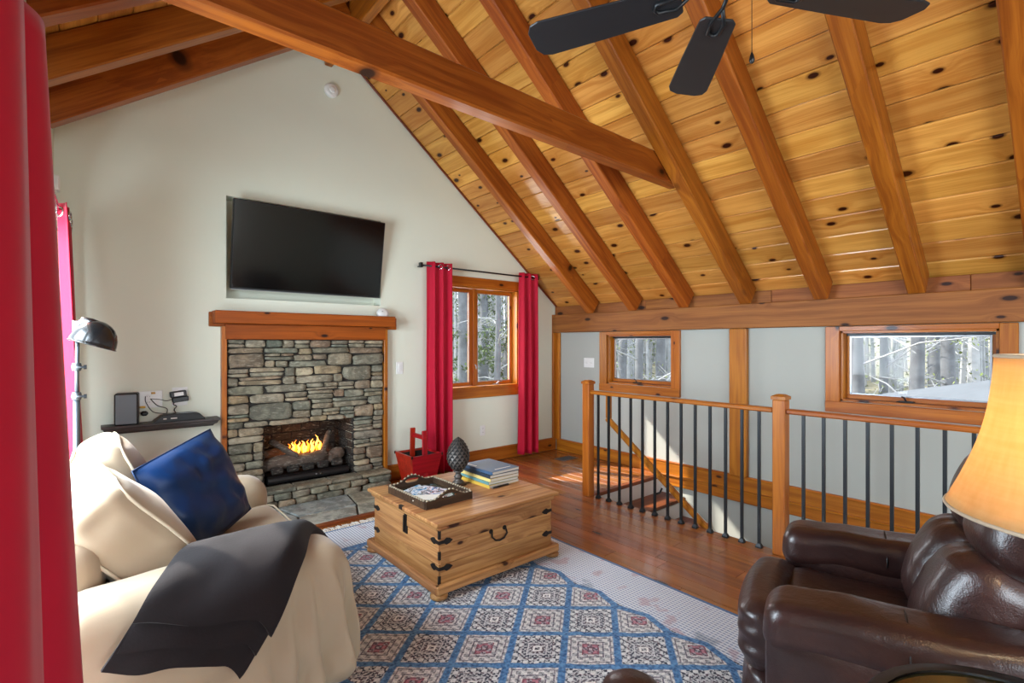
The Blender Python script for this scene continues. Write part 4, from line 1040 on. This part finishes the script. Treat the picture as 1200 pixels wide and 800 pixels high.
# ---------------- tray ----------------
tr=empty('serving_tray',(1.6,2.7,TZ),0,'dark wood tray with beaded rim and cut-out handles on the chest','tray')
MTR=Matrix.Translation((1.60,2.70,TZ))@Matrix.Rotation(R(1.5),4,'Z')
M_['traywood']=wood('dark_tray_wood','4c3828','302218','1e120a',.5,kd=.1,var=.05)
M_['bead']=plain('bone_beads','b8a88c',.5,var=.3)
TW,TL=.325,.43
G().box((-TW/2,-TL/2,.0),(TW/2,TL/2,.010),b=.002).obj('tray_base',M_['traywood'],tr,MTR)
for sx in (-1,1): G().box((sx*TW/2-.008,-TL/2,.0),(sx*TW/2+.008,TL/2,.045),b=.003).obj('side_wall',M_['traywood'],tr,MTR)
for sy in (-1,1):
    # end wall with handle cut-out: outline minus slot, built as strips
    g=G(); n=24; y0=sy*TL/2
    def top(x): 
        k=abs(x)/(TW/2); return .045+.042*(.5+.5*math.cos(min(1,k/.72)*PI))
    for i in range(n):
        xa=-TW/2+TW*i/n; xb=-TW/2+TW*(i+1)/n
        xm=(xa+xb)/2
        def blk(za0,za1,zb0,zb1):
            g.add([(xa,y0-.008,za0),(xb,y0-.008,zb0),(xb,y0+.008,zb0),(xa,y0+.008,za0),(xa,y0-.008,za1),(xb,y0-.008,zb1),(xb,y0+.008,zb1),(xa,y0+.008,za1)],
              [(0,3,2,1),(4,5,6,7),(0,1,5,4),(1,2,6,5),(2,3,7,6),(3,0,4,7)])
        if abs(xm)<.048:
            def sl_(x): q=max(0,1-(abs(x)/.05)**4)**.5; return .053-.014*q,.053+.014*q
            a0,a1=sl_(xa); b0,b1=sl_(xb); blk(0,a0,0,b0); blk(a1,top(xa),b1,top(xb))
        else: blk(0,top(xa),0,top(xb))
    g.obj('handle_wall',M_['traywood'],tr,MTR)
g=G()
for sx in (-1,1):
    for k in range(17): g.lathe([(.0,-.007),(.006,-.005),(.0085,0),(.006,.005),(.0,.007)],6,Matrix.Translation((sx*TW/2,-TL/2+.02+k*(TL-.04)/16,.047)))
for sy in (-1,1):
    for k in range(13):
        x=-TW/2+.01+k*(TW-.02)/12; kk=abs(x)/(TW/2); z=.045+.042*(.5+.5*math.cos(min(1,kk/.72)*PI))
        g.lathe([(.0,-.007),(.006,-.005),(.0085,0),(.006,.005),(.0,.007)],6,Matrix.Translation((x,sy*TL/2,z+.001)))
tag(g.obj('beading',M_['bead'],tr,MTR,True),kind='stuff')
def print_mat(name,cols,sc_=9,seed=0):
    s=N(name); o=s.vmath('ADD',s.obj(),(seed,seed,0)); n=s.noise(o,sc_,3,.6,1.0); return s.out(s.ramp(n,[(.2+.6*i/(len(cols)-1),c) for i,c in enumerate(cols)]),.25,0,.5,.4)
M_['mag1']=print_mat('glossy_cover_blue',['e8ecee','1c2c34','3a86b0','e4eaf0','1a2024','88b8c8','e8e8e4'],14,3)
M_['mag2']=print_mat('glossy_cover_green',['e0e4e2','3a6a4c','1e2830','7aa0a8'],12,9)
M_['paper']=plain('paper','dcd8cc',.8,var=.04)
def flat_book(name,label,cat,M,sx,sy,t,cover,group=None,spine=None):
    root=empty(name,M.translation,0,label,cat,group)
    G().box((-sx/2+.003,-sy/2+.003,.002),(sx/2-.003,sy/2-.002,t-.002)).obj('pages',M_['paper'],root,M)
    G().box((-sx/2,-sy/2,0),(sx/2,sy/2,.002)).box((-sx/2,-sy/2,t-.002),(sx/2,sy/2,t)).box((-sx/2-.001,-sy/2,0),(-sx/2+.002,sy/2,t)).obj('cover',cover,root,M)
    return root
flat_book('magazine','glossy blue and white magazine lying in the tray, on top','magazine',Matrix.Translation((1.59,2.73,TZ+.017))@Matrix.Rotation(R(24),4,'Z'),.20,.26,.006,M_['mag1'])
flat_book('magazine','green and dark magazine mostly hidden under the blue one in the tray','magazine',Matrix.Translation((1.61,2.72,TZ+.0105))@Matrix.Rotation(R(-4),4,'Z'),.22,.30,.006,M_['mag2'])
flat_book('notebook','thin white folded leaflet in the near corner of the tray','leaflet',Matrix.Translation((1.53,2.60,TZ+.0235))@Matrix.Rotation(R(60),4,'Z'),.10,.18,.005,M_['paper'])
# ---------------- finial ornament ----------------
fi=empty('pinecone_ornament',(1.865,2.78,TZ),0,'grey pierced egg shaped ornament on a turned foot, standing on the chest','ornament')
M_['pewter']=plain('aged_pewter','5c544e',.5,.4,var=.3,bump=.3,bs=90)
MF=Matrix.Translation((1.865,2.78,TZ))
G().box((-.042,-.042,0),(.042,.042,.015),b=.004).obj('plinth',M_['traywood'],fi,MF)
G().lathe([(.036,.015),(.038,.022),(.03,.03),(.02,.04),(.024,.05),(.030,.058),(.022,.066),(.016,.078),(.024,.088),(.035,.094)],24,MF).obj('foot',M_['pewter'],fi,smooth=True)
def egg(t): # t 0..1 bottom to top
    z=.088+.232*t; r=.072*math.sin(PI*(t**.88)*.985+.03)**.72; return r,z
G().lathe([egg(k/20) for k in range(21)],20,MF@Matrix.Translation((0,0,0)),cap=True).obj('core',M_['dark_inside'],fi,smooth=True)
# pierced lattice: V-shaped scales
g=G()
rows=11
for j in range(rows):
    t=.06+.86*j/(rows-1)*1.0; r,z=egg(t); n=14
    for k in range(n):
        a=2*PI*(k+.5*(j%2))/n; da=PI/n*.82
        r2,z2=egg(max(0,t-.05)); r3,z3=egg(min(1,t+.045))
        def P_(aa,rr,zz_): return MF@V(((rr)*math.cos(aa),(rr)*math.sin(aa),zz_))
        g.add([P_(a-da,r3+.001,z3),P_(a+da,r3+.001,z3),P_(a,r2+.008,z2),P_(a-da,r3-.006,z3),P_(a+da,r3-.006,z3),P_(a,r2-.004,z2)],[(0,2,1),(0,1,4,3),(1,2,5,4),(2,0,3,5)])
tag(g.obj('scales',M_['pewter'],fi),kind='stuff')
# ---------------- books ----------------
def cov(n,c): return plain(n,c,.55,var=.08)
bk=[('yellow spined picture book at the bottom of the stack on the chest','c8a23c',.26,.35,.020,2),('teal and white book, second from the bottom of the stack','5c8a8c',.25,.34,.018,-1),
    ('cream paged book with a pale yellow spine in the middle of the stack','d6bc72',.25,.335,.020,1.5),('dark covered book just under the top of the stack','23303c',.245,.33,.021,-.5),('navy blue hardback with printed title on top of the stack','3a5470',.24,.325,.020,2.5)]
z=TZ
for i,(lb,c,sx,sy,t,an) in enumerate(bk):
    M=Matrix.Translation((2.095+(.004*i),2.755-(.002*i),z))@Matrix.Rotation(R(an),4,'Z')
    r_=flat_book('book',lb,'book',M,sx,sy,t,cov('book_cover',c)); z+=t+.0005
    if i==4:
        g=G()
        for k in range(9): g.box((-.10+.0,.145-.0-k*.012-.006,t),(-.085,.145-k*.012,t+.0006))
        g.box((-.06,-.12,t),(.08,-.112,t+.0006)); g.obj('title_print',M_['paper'],r_,M)
pen=empty('pen',(2.0,2.56,TZ),0,'black pen lying on the chest in front of the book stack','pen')
G().tube([(1.985,2.558,TZ+.007),(2.12,2.565,TZ+.007)],.006,8).obj('barrel',M_['black'],pen,smooth=True); G().tube([(1.985,2.558,TZ+.007),(1.972,2.557,TZ+.005)],[.005,.001],8).obj('tip',M_['grey_metal'],pen)

# ---------------- red bucket ----------------
rb=empty('wooden_bucket',(2.365,4.2,0),0,'red lacquered square wooden bucket with an upright yoke handle by the fireplace','bucket')
bx0,bx1,by0,by1=2.205,2.525,4.03,4.36; H_=.335; ins=.055
outer=[(bx0+ins,by0+ins),(bx1-ins,by0+ins),(bx1-ins,by1-ins),(bx0+ins,by1-ins)]; topp=[(bx0,by0),(bx1,by0),(bx1,by1),(bx0,by1)]
for k in range(4):
    a0,a1=outer[k],outer[(k+1)%4]; b0,b1=topp[k],topp[(k+1)%4]; c=((bx0+bx1)/2,(by0+by1)/2)
    def inn(p,t=.016): return (p[0]+(t if p[0]<c[0] else -t),p[1]+(t if p[1]<c[1] else -t))
    vs=[(*a0,.01),(*a1,.01),(*b1,H_),(*b0,H_),(*inn(a0),.02),(*inn(a1),.02),(*inn(b1),H_),(*inn(b0),H_)]
    s_=mk('side_board',vs,[(0,1,2,3),(4,7,6,5),(3,2,6,7),(0,4,5,1),(0,3,7,4),(1,5,6,2)],M_['red_lacquer'],rb)
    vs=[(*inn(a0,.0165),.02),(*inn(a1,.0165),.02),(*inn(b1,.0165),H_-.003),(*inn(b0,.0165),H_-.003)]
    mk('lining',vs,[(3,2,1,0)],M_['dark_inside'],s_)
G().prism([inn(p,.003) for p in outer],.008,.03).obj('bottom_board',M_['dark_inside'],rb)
for x in ((bx0+bx1)/2,):
    pass
hy0,hy1=by0+.005,by1-.005; xm=(bx0+bx1)/2
board('handle_upright',(xm,by0+.035,.05),(xm,by0+.055,.55),.05,.02,M_['red_lacquer'],rb,(0,1,0),.004)
board('handle_upright',(xm,by1-.035,.05),(xm,by1-.055,.55),.05,.02,M_['red_lacquer'],rb,(0,1,0),.004)
board('handle_bar',(xm,by0+.04,.485),(xm,by1-.04,.485),.04,.025,M_['red_lacquer'],rb,(1,0,0),.004)
for (x,y) in topp: G().box((x-.008 if x>xm else x-.004,y-.004,H_-.02),(x+.004 if x>xm else x+.008,y+.008,H_+.004)).obj('corner_brass',M_['iron'],rb)

# ---------------- recliner ----------------
rcM=Matrix.Translation((2.10,.41,0))@Matrix.Rotation(R(17),4,'Z')
rc=empty('recliner',(2.10,.41,0),R(17),'dark brown leather recliner with puffy back facing the fireplace','armchair')
L_=lambda *a,**k: soft(*a,mat='leather',M=rcM,**k)
def armf(sg):
    def f(q):
        q=V(q)
        # arm dips slightly toward the front then curls
        q.z+=.03*max(0,(-q.y))/.4
        q.z-=.02*max(0,(q.y-.2))/.2
        return q
    return f
for sg,nm in ((-1,'arm_pad'),(1,'arm_pad')):
    xa,xb=(sg*.36-.105,sg*.36+.105)
    L_('arm_panel',(xa+.012,-.42,.06),(xb-.012,.405,.50),.03,rc,n=12,amp=.004)
    L_(nm,(xa,-.46,.445),(xb,.415,.60),.058,rc,n=26,amp=.010,ns=7,seed=sg+5,extra=armf(sg))
    pts=[rcM@V((sg*.36+.108*math.cos(a),.06,.52+.085*math.sin(a)*1.0+.0)) for a in [R(-20+220*k/14) for k in range(15)]]
    G().tube(pts,.0025,6).obj('arm_seam',M_['black'],rc,smooth=True)
L_('seat',(-.26,-.30,.28),(.26,.40,.455),.07,rc,n=16,amp=.01,ns=5,seed=2)
L_('base',(-.30,-.42,.04),(.30,.36,.30),.03,rc,n=8,amp=.0)
def ft(q):
    q=V(q); 
    # pleats near the sides
    e=max(0,(abs(q.x)-.16)/.11)
    q.y+=.035*(1-(q.x/.29)**2); q+=V((0,.010*math.sin(q.z*95+q.x*8)*e,0)); 
    return q
L_('footrest_upper',(-.27,.33,.23),(.27,.50,.475),.075,rc,n=30,amp=.006,ns=5,seed=3,extra=ft)
L_('footrest_lower',(-.27,.34,.05),(.27,.48,.245),.065,rc,n=30,amp=.006,ns=5,seed=4,extra=ft)
# back: three bulging bands leaning backwards
def bk_(q):
    q=V(q); e=max(0,(abs(q.x)-.12)/.18)
    q.z+=.008*math.sin(q.x*70)*max(0,e)*.0
    q+=V((0,.008*math.sin(q.x*60)*max(0,1-abs(q.z)/.5),0))*.0
    return q
def band(name,cy,cz,sx,sy,sz,tilt,seed):
    M=rcM@Matrix.Translation((0,cy,cz))@Matrix.Rotation(R(tilt),4,'X')
    def f(p):
        q=V(p); k=(1-(p.x/(sx/2))**2*.75)*(1-(p.z/(sz/2))**2*.85)
        if p.y>0: q.y+=.05*max(0,k)
        e=min(1,abs(p.z)/(sz/2)); q.y+=.007*math.sin(p.x*75+seed)*e**3
        q+=V((nz(p,6,seed),nz(p,6,seed+1),nz(p,6,seed+2)))*.012
        return q
    return rbox((sx,sy,sz),.085,26,f).obj(name,M_['leather'],rc,M,True)
for sx in (-1,1):
    M=rcM@Matrix.Translation((sx*.133,-.135,.575))@Matrix.Rotation(R(22),4,'X')
    def f(p,sx=sx):
        q=V(p); hx,hz=.15,.18; k=(1-(p.x/hx)**2*.8)*(1-(p.z/hz)**2*.8)
        if p.y>0: q.y+=.05*max(0,k)
        e=max(0,-sx*p.x/hx); q.y-=.03*e**3 if p.y>0 else 0
        q.y+=.006*math.sin(p.z*85+1.3*sx)*e**2*(1 if p.y>0 else 0)       # gathers at the centre seam
        q.y+=.006*math.sin(p.x*95)*max(0,abs(p.z)/hz-.5)*1.6
        return q+V((nz(p,6,sx),nz(p,6,sx+1),nz(p,6,sx+2)))*.010
    rbox((.30,.20,.36),.085,26,f).obj('back_cushion',M_['leather'],rc,M,True)
    M=rcM@Matrix.Translation((sx*.145,-.255,.845))@Matrix.Rotation(R(20),4,'X')
    rbox((.32,.19,.30),.085,26,f).obj('head_cushion',M_['leather'],rc,M,True)
pts=[rcM@V((.004,-.020+.01*k-.05*k,.47+.055*k)) for k in range(5)]
G().tube(pts,.0035,6).obj('centre_seam',M_['piping'],rc,smooth=True)
band('back_shell',-.36,.60,.62,.13,.68,20,5)

# ---------------- side table and lamp ----------------
TCX,TCY=1.325,.055
st_=empty('side_table',(TCX,TCY,0),0,'round dark metal side table with a glass top under the table lamp','table')
MT_=Matrix.Translation((TCX,TCY,0))
G().lathe([(.262,.575),(.285,.575),(.292,.585),(.292,.600),(.284,.608),(.262,.606)],48,MT_,cap=False).obj('rim',M_['black_metal'],st_,smooth=True)
M_['tglass']=plain('olive_reflection_glass','2c2a1c',.06,0,.8,.6)  # olive reflection in the table top, put into the glass colour
G().lathe([(.0,.592),(.262,.592),(.262,.600),(.0,.600)],48,MT_,cap=False).obj('glass_top',M_['tglass'],st_)
G().lathe([(.02,.40),(.022,.58),(.06,.59)],16,MT_).lathe([(.16,.0),(.16,.015),(.03,.04),(.02,.40)],24,MT_).obj('pedestal',M_['black_metal'],st_,smooth=True)
tl=empty('table_lamp',(1.385,.012,.6),0,'table lamp with a glowing amber linen shade at the right edge','lamp')
ML=Matrix.Translation((1.385,.012,.602))
G().lathe([(.085,0),(.085,.012),(.04,.03),(.028,.06),(.055,.12),(.065,.18),(.05,.25),(.02,.32),(.012,.36),(.012,.44)],32,ML).obj('body',M_['traywood'],tl,smooth=True)
def shade_prof():
    out=[]
    for k in range(13):
        t=k/12; r=.208-.075*t+(-.018*math.sin(PI*t)); out.append((r,.435+.30*t))
    return out
so=G().lathe(shade_prof(),64,ML,cap=False).obj('shade',M_['shade'],tl,smooth=True); solid(so,.003)
for (r,z) in ((.208,.436),(.133,.734)):
    G().tube([ML@V((r*math.cos(2*PI*k/48),r*math.sin(2*PI*k/48),z)) for k in range(48)],.004,6,closed=True).obj('shade_rim',M_['piping'],tl,smooth=True)
G().lathe([(.013,.44),(.016,.47),(.03,.52),(.03,.55),(.015,.58),(.0,.585)],16,ML,cap=False).obj('bulb',emis('warm_bulb','ffd49a',6),tl,smooth=True)
g=G()
for k in range(3): a=2*PI*k/3; g.tube([ML@V((0,0,.73)),ML@V((.13*math.cos(a),.13*math.sin(a),.73))],.0025,6)
g.tube([ML@V((.014,0,.44)),ML@V((.05,0,.52)),ML@V((.05,0,.62)),ML@V((0,0,.73))],.0025,6).obj('harp',M_['grey_metal'],tl)
bl=lamp('lamp_light','POINT',(1.385,.012,1.17),(0,0,-1),3.3,(1,.83,.56),.05)

# small round leather stool, just entering the frame at the bottom
stl=empty('footstool',(.95,.78,0),0,'small round dark brown leather footstool at the bottom edge of the photo','stool')
tx,ty=1.175,.87
G().lathe([(.0,.30),(.07,.305),(.09,.33),(.092,.355),(.08,.385),(.05,.405),(.0,.412)],32,Matrix.Translation((tx,ty,0)),cap=False).obj('seat',M_['leather'],stl,smooth=True)
for k in range(3):
    a=2*PI*k/3+.4; G().tube([(tx+.07*math.cos(a),ty+.07*math.sin(a),.31),(tx+.10*math.cos(a),ty+.10*math.sin(a),.012)],[.014,.010],10).obj('leg',M_['traywood'],stl,smooth=True)

# ---------------- ceiling fan ----------------
FX,FY,FZ=1.50,.735,2.45
cf=empty('ceiling_fan',(FX,FY,FZ),0,'charcoal ceiling fan with long blades hanging from the ridge','ceiling fan')
G().tube([(FX+.0,FY,2.6),(RX,FY,4.0)],.014,12).obj('downrod',M_['black_metal'],cf,smooth=True)
G().lathe([(.02,.26),(.06,.24),(.12,.20),(.13,.12),(.12,.06),(.09,.03),(.085,.0),(.05,-.02)],32,Matrix.Translation((FX,FY,FZ+.02))).obj('motor_housing',M_['black_metal'],cf,smooth=True)
for a in (115,43,-29,-101,-173):
    M=Matrix.Translation((FX,FY,FZ))@Matrix.Rotation(R(a),4,'Z')@Matrix.Rotation(R(11),4,'X')
    poly=[]
    L0,L1=.15,.665
    for x,w_ in ((L0,.045),(L0+.02,.060),(.40,.072),(L1-.05,.080),(L1-.018,.070),(L1,.040)): poly.append((x,-w_))
    poly+= [(x,-y) for x,y in poly[::-1]]
    b_=G().prism(poly,-.004,.004,).obj('blade',M_['blade'],cf,M); bevmod(b_,.003,1)
    G().tube([M@V((.07,0,.02)),M@V((.12,.0,.012)),M@V((.17,.022,-.007)),M@V((.225,.018,-.008)),M@V((.235,0,-.008)),M@V((.225,-.018,-.008)),M@V((.17,-.022,-.007)),M@V((.12,0,.012))],.007,8).obj('blade_iron',M_['black_metal'],b_,smooth=True)
G().tube([(FX+.045,FY-.035,FZ),(FX+.045,FY-.035,2.25)],.0012,6).obj('pull_chain',M_['black_metal'],cf)
pcx,pcy=FX+.045,FY-.035
G().lathe([(.0,.0),(.006,.004),(.0085,.012),(.006,.024),(.0015,.036)],12,Matrix.Translation((pcx,pcy,2.215)),cap=False).obj('pull_fob',M_['black'],cf,smooth=True)

# ---------------- outdoors ----------------
M_['grass']=plain('forest_floor','8f8a72',.95,var=.3,bump=.5,bs=8)
def terrain(u,v):
    x=-25+75*u; y=-25+75*v
    d=max(0,math.hypot(x-2,y-1)-9); return (x,y,-3.2+min(d*.16,5.5)+.6*nz((x*.2,y*.2,0)))
tag(G().grid(terrain,50,50).obj('ground',M_['grass'],smooth=True),'leaf covered forest floor rising behind the house','ground',kind='structure')
M_['shingle']=plain('weathered_roof','5a6066',.9,var=.2,bump=.5,bs=60)
RP=[(5.2,1.85,.30),(5.2,-2.5,1.30),(7.5,-2.5,1.73),(7.5,1.79,.742)]
o=G().add([*RP,*[(x,y,z-.1) for x,y,z in RP]],[(0,1,2,3),(4,7,6,5),(0,4,5,1),(1,5,6,2),(2,6,7,3),(3,7,4,0)]).obj('porch_roof',M_['shingle']); tag(o,'grey sloping roof seen low through the long knee wall window','roof')
M_['pine']=plain('pine_needles','5c7040',.9,var=.4)
M_['leaf']=plain('pale_spring_leaves','8fa060',.9,var=.4)
M_['twig']=plain('pale_branches','a8acb0',.95,var=.3)
random.seed(21)
def tree_mesh(kind,seed):
    rnd=random.Random(seed); H=rnd.uniform(11,15); r=rnd.uniform(.10,.2) if kind!='thick' else rnd.uniform(.11,.15)
    pts=[];rs=[]; n=10; bx=rnd.uniform(-.4,.4);by=rnd.uniform(-.4,.4)
    for k in range(n+1):
        t=k/n; pts.append((bx*t*t*1.5+.06*math.sin(k+seed),by*t*t*1.5,H*t)); rs.append(r*(1.15-t*.95))
    trunk=G().tube(pts,rs,10); br=G(); lf=G()
    for k in range(60 if kind=='pine' else 40):
        t=rnd.uniform(.12,.95); i=int(t*n); p=V(pts[i]).lerp(V(pts[min(n,i+1)]),t*n-i); a=rnd.uniform(0,2*PI); L=rnd.uniform(.8,2.4)*(1.15-t)
        d=V((math.cos(a),math.sin(a),rnd.uniform(-.15,.5))); q=[p,p+d*L*.5+V((0,0,.08*L)),p+d*L]; br.tube(q,[.022,.014,.005],5)
        for m in range(5):
            s_=rnd.uniform(.3,1); p2=p+d*L*s_; d2=V((rnd.uniform(-1,1),rnd.uniform(-1,1),rnd.uniform(-.3,.7)))*.5
            br.tube([p2,p2+d2],[.007,.003],3)
            cnt=16 if kind=='pine' else 4
            for j in range(cnt):
                c=p2+d2*rnd.random()+V((rnd.uniform(-.12,.12),rnd.uniform(-.12,.12),rnd.uniform(-.1,.1))); s2=rnd.uniform(.04,.09) if kind=='pine' else rnd.uniform(.02,.04)
                e=V((rnd.uniform(-1,1),rnd.uniform(-1,1),rnd.uniform(-1,1))).normalized()*s2; f_=e.cross(V((rnd.uniform(-1,1),rnd.uniform(-1,1),1))).normalized()*s2*.4
                lf.add([c-e,c+f_,c+e,c-f_],[(0,1,2,3)])
    return trunk,br,lf
kinds=[('pine',1),('pine',2),('bare',3),('bare',4),('thick',5)]
protos=[]
def tree(pi,x,y,label,group):
    z=-3.2+min(max(0,math.hypot(x-2,y-1)-9)*.16,5.5)-.3
    M=Matrix.Translation((x,y,z))@Matrix.Rotation(random.uniform(0,6.28),4,'Z')
    root=empty('tree',(x,y,z),0,label,'tree',group)
    k=kinds[pi]
    if k not in PROT:
        tk,br,lf=tree_mesh(*k); a=tk.obj('trunk',M_['bark'],root,M,True); b=br.obj('branches',M_['twig'],root,M); c=lf.obj('foliage',M_['pine'] if k[0]=='pine' else M_['leaf'],root,M)
        b['kind']='stuff'; c['kind']='stuff'; PROT[k]=(a,b,c)
    else:
        for s in PROT[k]:
            o=same(s.name.split('.')[0],s,root,M)
            if 'kind' in s: o['kind']='stuff'
PROT={}
def ang_pt(px,dist):
    u=(px-600)/586; dx=.6428+u*.766; dy=.766-u*.6428; n=math.hypot(dx,dy); return dx/n*dist,dy/n*dist
# [pixel bearing, distance, kind, label]
for px,d,k,lb in ((1012,11,4,'broad grey tree trunk at the left end of the long knee wall window'),(1036,15,3,'thin bare tree right of the broad left trunk in the long window'),
    (1068,13,4,'pale tree trunk in the middle of the long knee wall window'),(1094,16,2,'slender tree just right of the middle trunk in the long window'),(1118,14,4,'grey tree trunk above the porch roof, right of centre in the long window'),
    (730,15,2,'leftmost slim tree seen through the small knee wall window'),(748,12,3,'bare branching tree in the middle of the small knee wall window'),(774,14,4,'straight grey trunk at the right of the small knee wall window'),
    (541,15,1,'slim tree seen through the left sash beside the red curtain'),(566,17,0,'bushy evergreen behind the left half of the right sash, gable window'),
    (581,14,3,'bare tree trunk standing in the middle of the right sash, gable window'),(594,18,1,'evergreen at the right edge of the gable window')):
    x,y=ang_pt(px,d); tree(k,x,y,lb,None)
# far woods: many thin pale trunks and brush nobody could count
g=G(); rnd=random.Random(9); lf=G()
for k in range(230):
    px=rnd.choice([rnd.uniform(480,640),rnd.uniform(690,820),rnd.uniform(950,1200)]); d=rnd.uniform(19,32); x,y=ang_pt(px,d)
    z=-3.2+min(max(0,math.hypot(x-2,y-1)-9)*.16,5.5); h=rnd.uniform(7,13); r=rnd.uniform(.05,.15)
    g.tube([(x,y,z-.3),(x+rnd.uniform(-.3,.3),y+rnd.uniform(-.3,.3),z+h)],[r,r*.4],5)
    for m in range(14):
        t=rnd.random(); p=V((x,y,z+h*t)); d_=V((rnd.uniform(-1,1),rnd.uniform(-1,1),rnd.uniform(-.2,.7)))*rnd.uniform(.5,1.6); g.tube([p,p+d_],[.02,.006],3)
        for j in range(9):
            c=p+d_*rnd.random()+V((rnd.gauss(0,.25),rnd.gauss(0,.25),rnd.gauss(0,.2))); s2=rnd.uniform(.03,.08); e=V((rnd.uniform(-1,1),rnd.uniform(-1,1),rnd.uniform(-1,1))).normalized()*s2; f_=e.cross(V((.3,.2,1))).normalized()*s2*.6
            lf.add([c-e,c+f_,c+e,c-f_],[(0,1,2,3)])
wo=empty('distant_woods',(20,12,-3),0,'pale hazy thicket of distant trees beyond the nearer trunks','woods',kind='stuff')
g.obj('distant_trunks',M_['twig'],wo)['kind']='stuff'; lf.obj('distant_leaves',M_['leaf'],wo)['kind']='stuff'
